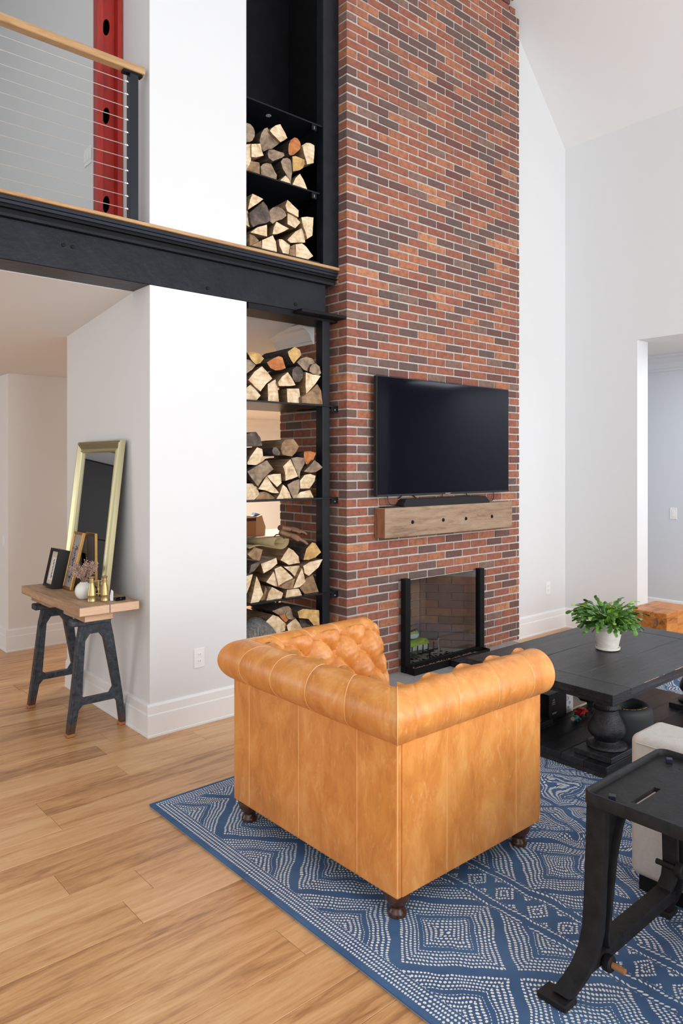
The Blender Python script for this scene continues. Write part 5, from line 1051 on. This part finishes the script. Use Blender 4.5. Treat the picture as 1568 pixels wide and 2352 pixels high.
# gold frames
def gold(cx, cy, z, w, h, lab, lean, art):
    o = thing('gilt_frame', (cx, cy, TZ2), lab, 'picture frame'); org = (cx, cy, z); up = (lean, 0, h)
    g = G(); frame_in_plane(g, w, h, .016, [(0, -.008), (0, .006), (.003, .010), (.008, .007), (.012, .010), (.016, .004), (.016, -.008)]); place(g, org, ac, up).build('frame', 'gold', o, .5)
    g = G(); g.box(-w/2+.015, w/2-.015, .015, h-.015, -.004, .000); place(g, org, ac, up).build('art_paper', 'greypaper' if art else 'plastic', o)
    if not art: return
    g = G(); rr = random.Random(9)
    for (cy_, sp_, n_) in ((h*.22, .035, 40), (h*.40, .03, 30), (h*.52, .022, 22), (h*.70, .026, 26)):
        for k in range(n_):
            a, b = rr.gauss(0, sp_*.8), cy_+rr.gauss(0, sp_*.7); l_ = rr.uniform(.004, .013); t_ = rr.uniform(0, pi)
            if abs(a) > w/2-.03 or not .03 < b < h-.03: continue
            g.tube([(a, b, .0008), (a+l_*cos(t_), b+l_*sin(t_), .0008)], rr.uniform(.0006, .0020), 4)
    g.tube([(.0, h*.12, .0008), (.008, h*.3, .0008), (-.006, h*.5, .0008), (.006, h*.75, .0008)], .0012, 4)
    place(g, org, ac, up).build('flower_drawing', 'ink', o)
gold(1.700, 4.600, TZ2+.003, .150, .365, 'thin gilt frame with faded flower drawing leaning on the console', .085, True)
# vase with dried flowers
o = thing('round_vase', (1.655, 4.215, TZ2), 'round white vase with a black ring handle, on the console', 'vase')
vx, vy = 1.655, 4.215
g = G(); g.lathe([(0, TZ2), (.022, TZ2), (.036, TZ2+.010), (.047, TZ2+.030), (.050, TZ2+.048), (.046, TZ2+.070), (.034, TZ2+.088), (.022, TZ2+.096), (.021, TZ2+.101), (.018, TZ2+.101), (.018, TZ2+.092), (.030, TZ2+.080), (0, TZ2+.05)], vx, vy, 40); g.build('body', 'white', o, True)
g = G(); g.tube([(vx+.034+.024*cos(a*pi/8), vy-.036-.024*cos(a*pi/8), TZ2+.052+.030*sin(a*pi/8)) for a in range(17)], .005, 8); g.build('ring_handle', 'blackmatte', o, True)
o = thing('dried_flowers', (vx, vy, TZ2+.09), 'bunch of dried pinkish brown flowers in the round white vase', 'dried flowers')
rr = random.Random(12)
for k in range(17):
    az = 2*pi*k/17+rr.uniform(-.2, .2); sp_ = rr.uniform(.03, .115); h = rr.uniform(.07, .135)*(1.15-sp_*3); g = G(); base_ = Vector((vx, vy, TZ2+.088)); tip = Vector((vx+sp_*cos(az), vy+sp_*sin(az), TZ2+.101+h))
    pts = [base_+(tip-base_)*t+Vector((0, 0, .012*sin(pi*t))) for t in (0, .25, .5, .75, 1)]; g.tube(pts, [.0012]*4+[.0008], 4)
    for q in range(90):
        t = rr.uniform(.35, 1); p = base_+(tip-base_)*t+Vector((rr.gauss(0, .007), rr.gauss(0, .007), rr.gauss(0, .006)+.012*sin(pi*t))); s_ = rr.uniform(.0020, .0046)
        if p.z < TZ2+.108 or p.x > 1.83: continue
        g.lathe([(0, p.z-s_), (s_, p.z), (0, p.z+s_)], p.x, p.y, 5)
    g.build('sprig', 'dried', o)
# brass opera glasses
o = thing('brass_binoculars', (1.69, 4.09, TZ2), 'standing pair of old brass binoculars on the console table', 'binoculars')
for x, y in ((1.657, 4.098), (1.722, 4.072)):
    g = G(); g.lathe([(0, TZ2), (.024, TZ2), (.025, TZ2+.004), (.0235, TZ2+.007), (.0235, TZ2+.034), (.0250, TZ2+.037), (.0235, TZ2+.040), (.019, TZ2+.080), (.0125, TZ2+.104), (.0125, TZ2+.112), (.0145, TZ2+.114), (.0145, TZ2+.120), (.012, TZ2+.122), (.012, TZ2+.134), (.016, TZ2+.139), (.0165, TZ2+.144), (.013, TZ2+.146), (0, TZ2+.144)], x, y, 28); g.build('barrel', 'brass', o, .5)
g = G(); g.tube([(1.69, 4.085, TZ2+.035), (1.69, 4.085, TZ2+.125)], .004, 8); g.tube([(1.665, 4.095, TZ2+.118), (1.715, 4.075, TZ2+.118)], .003, 8); g.tube([(1.665, 4.095, TZ2+.045), (1.715, 4.075, TZ2+.045)], .0035, 8)
g.lathe([(.008, TZ2+.066), (.008, TZ2+.080), (0, TZ2+.081)], 1.69, 4.085, 12); g.build('bridge', 'brass', o, .6)
o = thing('sunglasses', (1.79, 4.06, TZ2), 'black glossy folded sunglasses with white papers beside the binoculars', 'sunglasses')
g = G(); g.tube([(1.765, 4.035, TZ2+.010), (1.785, 4.03, TZ2+.008), (1.81, 4.03, TZ2+.010), (1.835, 4.05, TZ2+.012)], [.006, .010, .010, .006], 8); g.build('frame', 'plastic', o, True)
g = G(); g.tube([(1.765, 4.035, TZ2+.012), (1.768, 4.07, TZ2+.010), (1.80, 4.10, TZ2+.006)], .0028, 6); g.tube([(1.835, 4.05, TZ2+.012), (1.815, 4.09, TZ2+.008), (1.78, 4.10, TZ2+.005)], .0028, 6); g.build('temple', 'plastic', o, True)
for x in (1.782, 1.814): g = G(); g.box(x-.012, x+.012, 4.018, 4.022, TZ2+.002, TZ2+.020, .001); g.build('lens', 'screen', o)
g = G(); g.add([(1.748, 4.052, TZ2+.001), (1.760, 4.040, TZ2+.001), (1.765, 4.050, TZ2+.055), (1.757, 4.060, TZ2+.065), (1.750, 4.062, TZ2+.03)], [(0, 1, 2, 3, 4)]); q = tag(g.build('white_tag', 'bagwhite', None), 'curled white paper tag standing against the right brass barrel', 'tag'); sm = q.modifiers.new('s', 'SOLIDIFY'); sm.thickness = .001
# ================================================================== landing railing
ra = thing('landing_railing', (1.0, 3.85, 2.973), 'oak and steel cable railing along the upstairs landing', 'railing')
g = G(); prof_ = [(-.030, .004), (-.026, 0), (.026, 0), (.030, .004), (.030, .032), (.022, .044), (.010, .049), (-.010, .049), (-.022, .044), (-.030, .032)]
g.prism(prof_, lambda p: (-3, 3.935+p[0], 3.838+p[1]), lambda p: (1.893, 3.935+p[0], 3.838+p[1])); g.build('handrail', 'oak', ra, .5)
bx('post', (1.806, 1.856, 3.912, 3.962, 2.976, 3.822), 'charcoal', ra, .003); bx('post', (-.30, -.25, 3.912, 3.962, 2.976, 3.822), 'charcoal', ra, .003)
bx('post_foot', (1.780, 1.882, 3.886, 3.985, 2.9735, 2.980), 'blackmatte', ra, .001); bx('post_cap', (1.770, 1.885, 3.917, 3.957, 3.822, 3.837), 'blackmatte', ra, .001)
for i in range(11):
    z = 3.045+i*.0728; g = G(); g.tube([(-3, 3.930, z), (1.792, 3.930, z)], .0022, 5); c = g.build('cable', 'steelcable', ra)
    g = G(); g.lathe([(0, 0), (.0035, 0), (.0035, .010), (.007, .011), (.007, .016), (.003, .017), (.003, .024)], 0, 0, 8); g.v = [(1.780+cc, 3.930+a, z+b) for a, b, cc in g.v]; g.build('fitting', 'steelcable', c)
# red steel column
rc = thing('red_steel_column', (1.87, 4.3, 2.905), 'weathered red steel column with oval holes beside the upstairs wall', 'column')
def holed(x0, x1, z0, z1, hz, a, b, y, tilt, g):
    n = 24; cx = (x0+x1)/2-.008; el = [(cx+a*cos(2*pi*k/n)+tilt*b*sin(2*pi*k/n), hz+b*sin(2*pi*k/n)) for k in range(n)]; rc_ = []
    for k in range(n):
        w = 2*pi*k/n; c_, s_ = cos(w), sin(w); q = 1/max(abs(c_), abs(s_)); rc_.append(((x0+x1)/2+(x1-x0)/2*c_*q, (z0+z1)/2+(z1-z0)/2*s_*q))
    vs = [(p[0], y, p[1]) for p in rc_]+[(p[0], y, p[1]) for p in el]+[(p[0], y+.007, p[1]) for p in el]
    g.add(vs, [(k, (k+1) % n, n+(k+1) % n, n+k) for k in range(n)]+[(n+k, n+(k+1) % n, 2*n+(k+1) % n, 2*n+k) for k in range(n)])
g = G(); hs = [2.637+.543*k for k in range(1, 8)]
for i, hz in enumerate(hs): holed(1.793, 1.880, (hz-.2715) if i else 2.905, hz+.2715, hz, .022, .052, 4.300, .10, g)
g.build('web', 'red', rc)
bx('flange', (1.7585, 1.7925, 4.262, 4.272, 2.905, 6.6), 'red', rc); bx('flange', (1.7885, 1.7935, 4.272, 4.40, 2.905, 6.6), 'red', rc)
bx('flange', (1.8805, 1.9120, 4.250, 4.260, 2.905, 6.6), 'red', rc); bx('flange', (1.8805, 1.8865, 4.26, 4.40, 2.905, 6.6), 'red', rc)
bx('inner_plate', (1.794, 1.880, 4.385, 4.395, 2.905, 6.6), 'blackmatte', rc)
# ================================================================== switches and outlets
def plate(nm, lab, cat, org, ac, w, h, kind, col='trim'):
    o = thing(nm, org, lab, cat)
    g = G(); g.box(-w/2, w/2, -h/2, h/2, 0, .005, .0015); place(g, org, ac, (0, 0, 1)).build('cover_plate', col, o)
    n = int(round(w/.045)) if kind == 'rocker' and w > .1 else 1
    for k in range(n):
        cx = (k-(n-1)/2)*.046
        if kind == 'rocker':
            g = G(); g.box(cx-.0165, cx+.0165, -.034, .034, .0051, .0085, .001); place(g, org, ac, (0, 0, 1)).build('rocker', col, o)
        else:
            for dz in (-.020, .020):
                g = G(); g.box(-.0165, .0165, dz-.014, dz+.014, .0051, .0072, .001); ob = place(g, org, ac, (0, 0, 1)).build('socket', col, o)
                g = G(); g.box(-.007, -.005, dz-.003, dz+.006, .0073, .0076); g.box(.005, .007, dz-.003, dz+.006, .0073, .0076); place(g, org, ac, (0, 0, 1)).build('slots', 'ink', ob)
plate('wall_outlet', 'white double outlet low on the front of the white pier', 'outlet', (2.241, 3.8955, .404), (1, 0, 0), .072, .116, 'socket')
plate('wall_outlet', 'white outlet low on the wall right of the brick chimney', 'outlet', (5.985, 3.8955, .41), (1, 0, 0), .072, .116, 'socket')
plate('light_switch', 'double light switch on the upstairs wall behind the cable railing', 'light switch', (1.9175, 4.80, 3.76-.10), (0, -1, 0), .118, .118, 'rocker')
plate('light_switch', 'light switch on the blue grey wall beyond the right doorway', 'light switch', (7.4495, 3.37, 1.08), (0, -1, 0), .072, .116, 'rocker')
plate('light_switch', 'light switch at the far left hallway wall corner', 'light switch', (1.8895, 6.58, .925), (0, -1, 0), .072, .116, 'rocker')
# ================================================================== hallway far left and back room
o = thing('hall_window', (-.6, 10.39, .9), 'tall garden window at the end of the hallway', 'window') if False else None
bt = thing('back_room_table', (4.45, 6.55, 0), 'plain pale table seen through the log shelves, holding boxes', 'table')
bx('top', (3.95, 5.1, 6.25, 6.95, .795, .825), 'mantel', bt, .003)
for x, y in ((4.0, 6.3), (5.05, 6.3), (4.0, 6.9), (5.05, 6.9)): bx('leg', (x-.022, x+.022, y-.022, y+.022, 0, .794), 'mantel', bt)
o = thing('cardboard_box', (4.2, 6.4, .825), 'brown cardboard box with black top edge seen through the shelves', 'box')
g = G(); x0, x1, y0, y1, z0, z1 = 4.06, 4.285, 6.28, 6.55, .8255, 1.015; g.box(x0, x1, y0, y1, z0, z0+.004); g.box(x0, x1, y0, y0+.004, z0+.004, z1); g.box(x0, x1, y1-.004, y1, z0+.004, z1); g.box(x0, x0+.004, y0+.004, y1-.004, z0+.004, z1); g.box(x1-.004, x1, y0+.004, y1-.004, z0+.004, z1); g.build('carton', 'card', o)
g = G()
for i in range(22): a = x0+.002+i*.0102; g.box(a, a+.008, y0-.002, y0+.006, z1-.004, z1+.010+.006*(i % 2))
g.box(x0, x1, y0-.001, y0+.0, z1-.02, z1-.003); g.build('black_edge', 'ink', o)
tag(bx('yellow_envelope', (4.10, 4.37, 6.60, 6.64, .8255, 1.065), 'yellowcard', None, .002), 'yellow card folder standing behind the cardboard box', 'folder')
o = thing('paper_bag', (4.37, 6.42, .825), 'crumpled brown paper bag beside the cardboard box', 'bag')
g = G(); rr = random.Random(5); P3 = [(4.30, .8265), (4.455, .8265), (4.462, .92), (4.435, .985), (4.415, 1.045), (4.36, 1.03), (4.325, 1.035), (4.312, .95)]
g.prism(P3, lambda p: (p[0], 6.36, p[1]), lambda p: (p[0]-.01, 6.50, p[1])); g.build('bag_body', 'kraft', o)
g = G(); g.prism([(4.345, 1.046), (4.42, 1.05), (4.44, 1.03), (4.41, 1.047), (4.36, 1.07)], lambda p: (p[0], 6.40, p[1]), lambda p: (p[0], 6.46, p[1])); g.build('blue_wrap', 'bluecloth', o)
o = thing('black_chair', (3.95, 6.0, 0), 'black dining chair seen low behind the log shelves', 'chair')
for x, y in ((3.62, 5.50), (4.02, 5.50), (3.62, 5.90), (4.02, 5.90)): g = G(); g.tube([(x, y, 0), (x+(3.82-x)*.12, y+(5.7-y)*.12, .43)], .013, 8); g.build('leg', 'blackmatte', o)
bx('seat', (3.58, 4.06, 5.46, 5.94, .431, .46), 'blackmatte', o, .01)
g = G()
for x in (3.62, 3.75, 3.89, 4.02): g.tube([(x, 5.92, .46), (x, 5.97, .80)], .009, 6)
g.box(3.60, 4.04, 5.955, 5.985, .80, .87, .006); g.build('backrest', 'blackmatte', o)
# dark panelled cupboard that the leaning mirror looks at
o = thing('dark_cupboard', (-.4, 10.1, 0), 'tall black panelled cupboard at the hallway end, seen in the mirror', 'cupboard')
bx('carcass', (-2.7, 1.75, 9.9, 10.38, 0, 2.12), 'blackmatte', o)
for k in range(5): bx('door', (-2.69+k*.89, -1.81+k*.89, 9.88, 9.899, .06, 1.05), 'plastic', o, .003); bx('door', (-2.69+k*.89, -1.81+k*.89, 9.88, 9.899, 1.06, 2.10), 'plastic', o, .003)
# ------------------------------------------------------------------ tidy
for ob in list(bpy.data.objects):
    if '_l' in ob: del ob['_l']
    if ob.type == 'LIGHT': pass
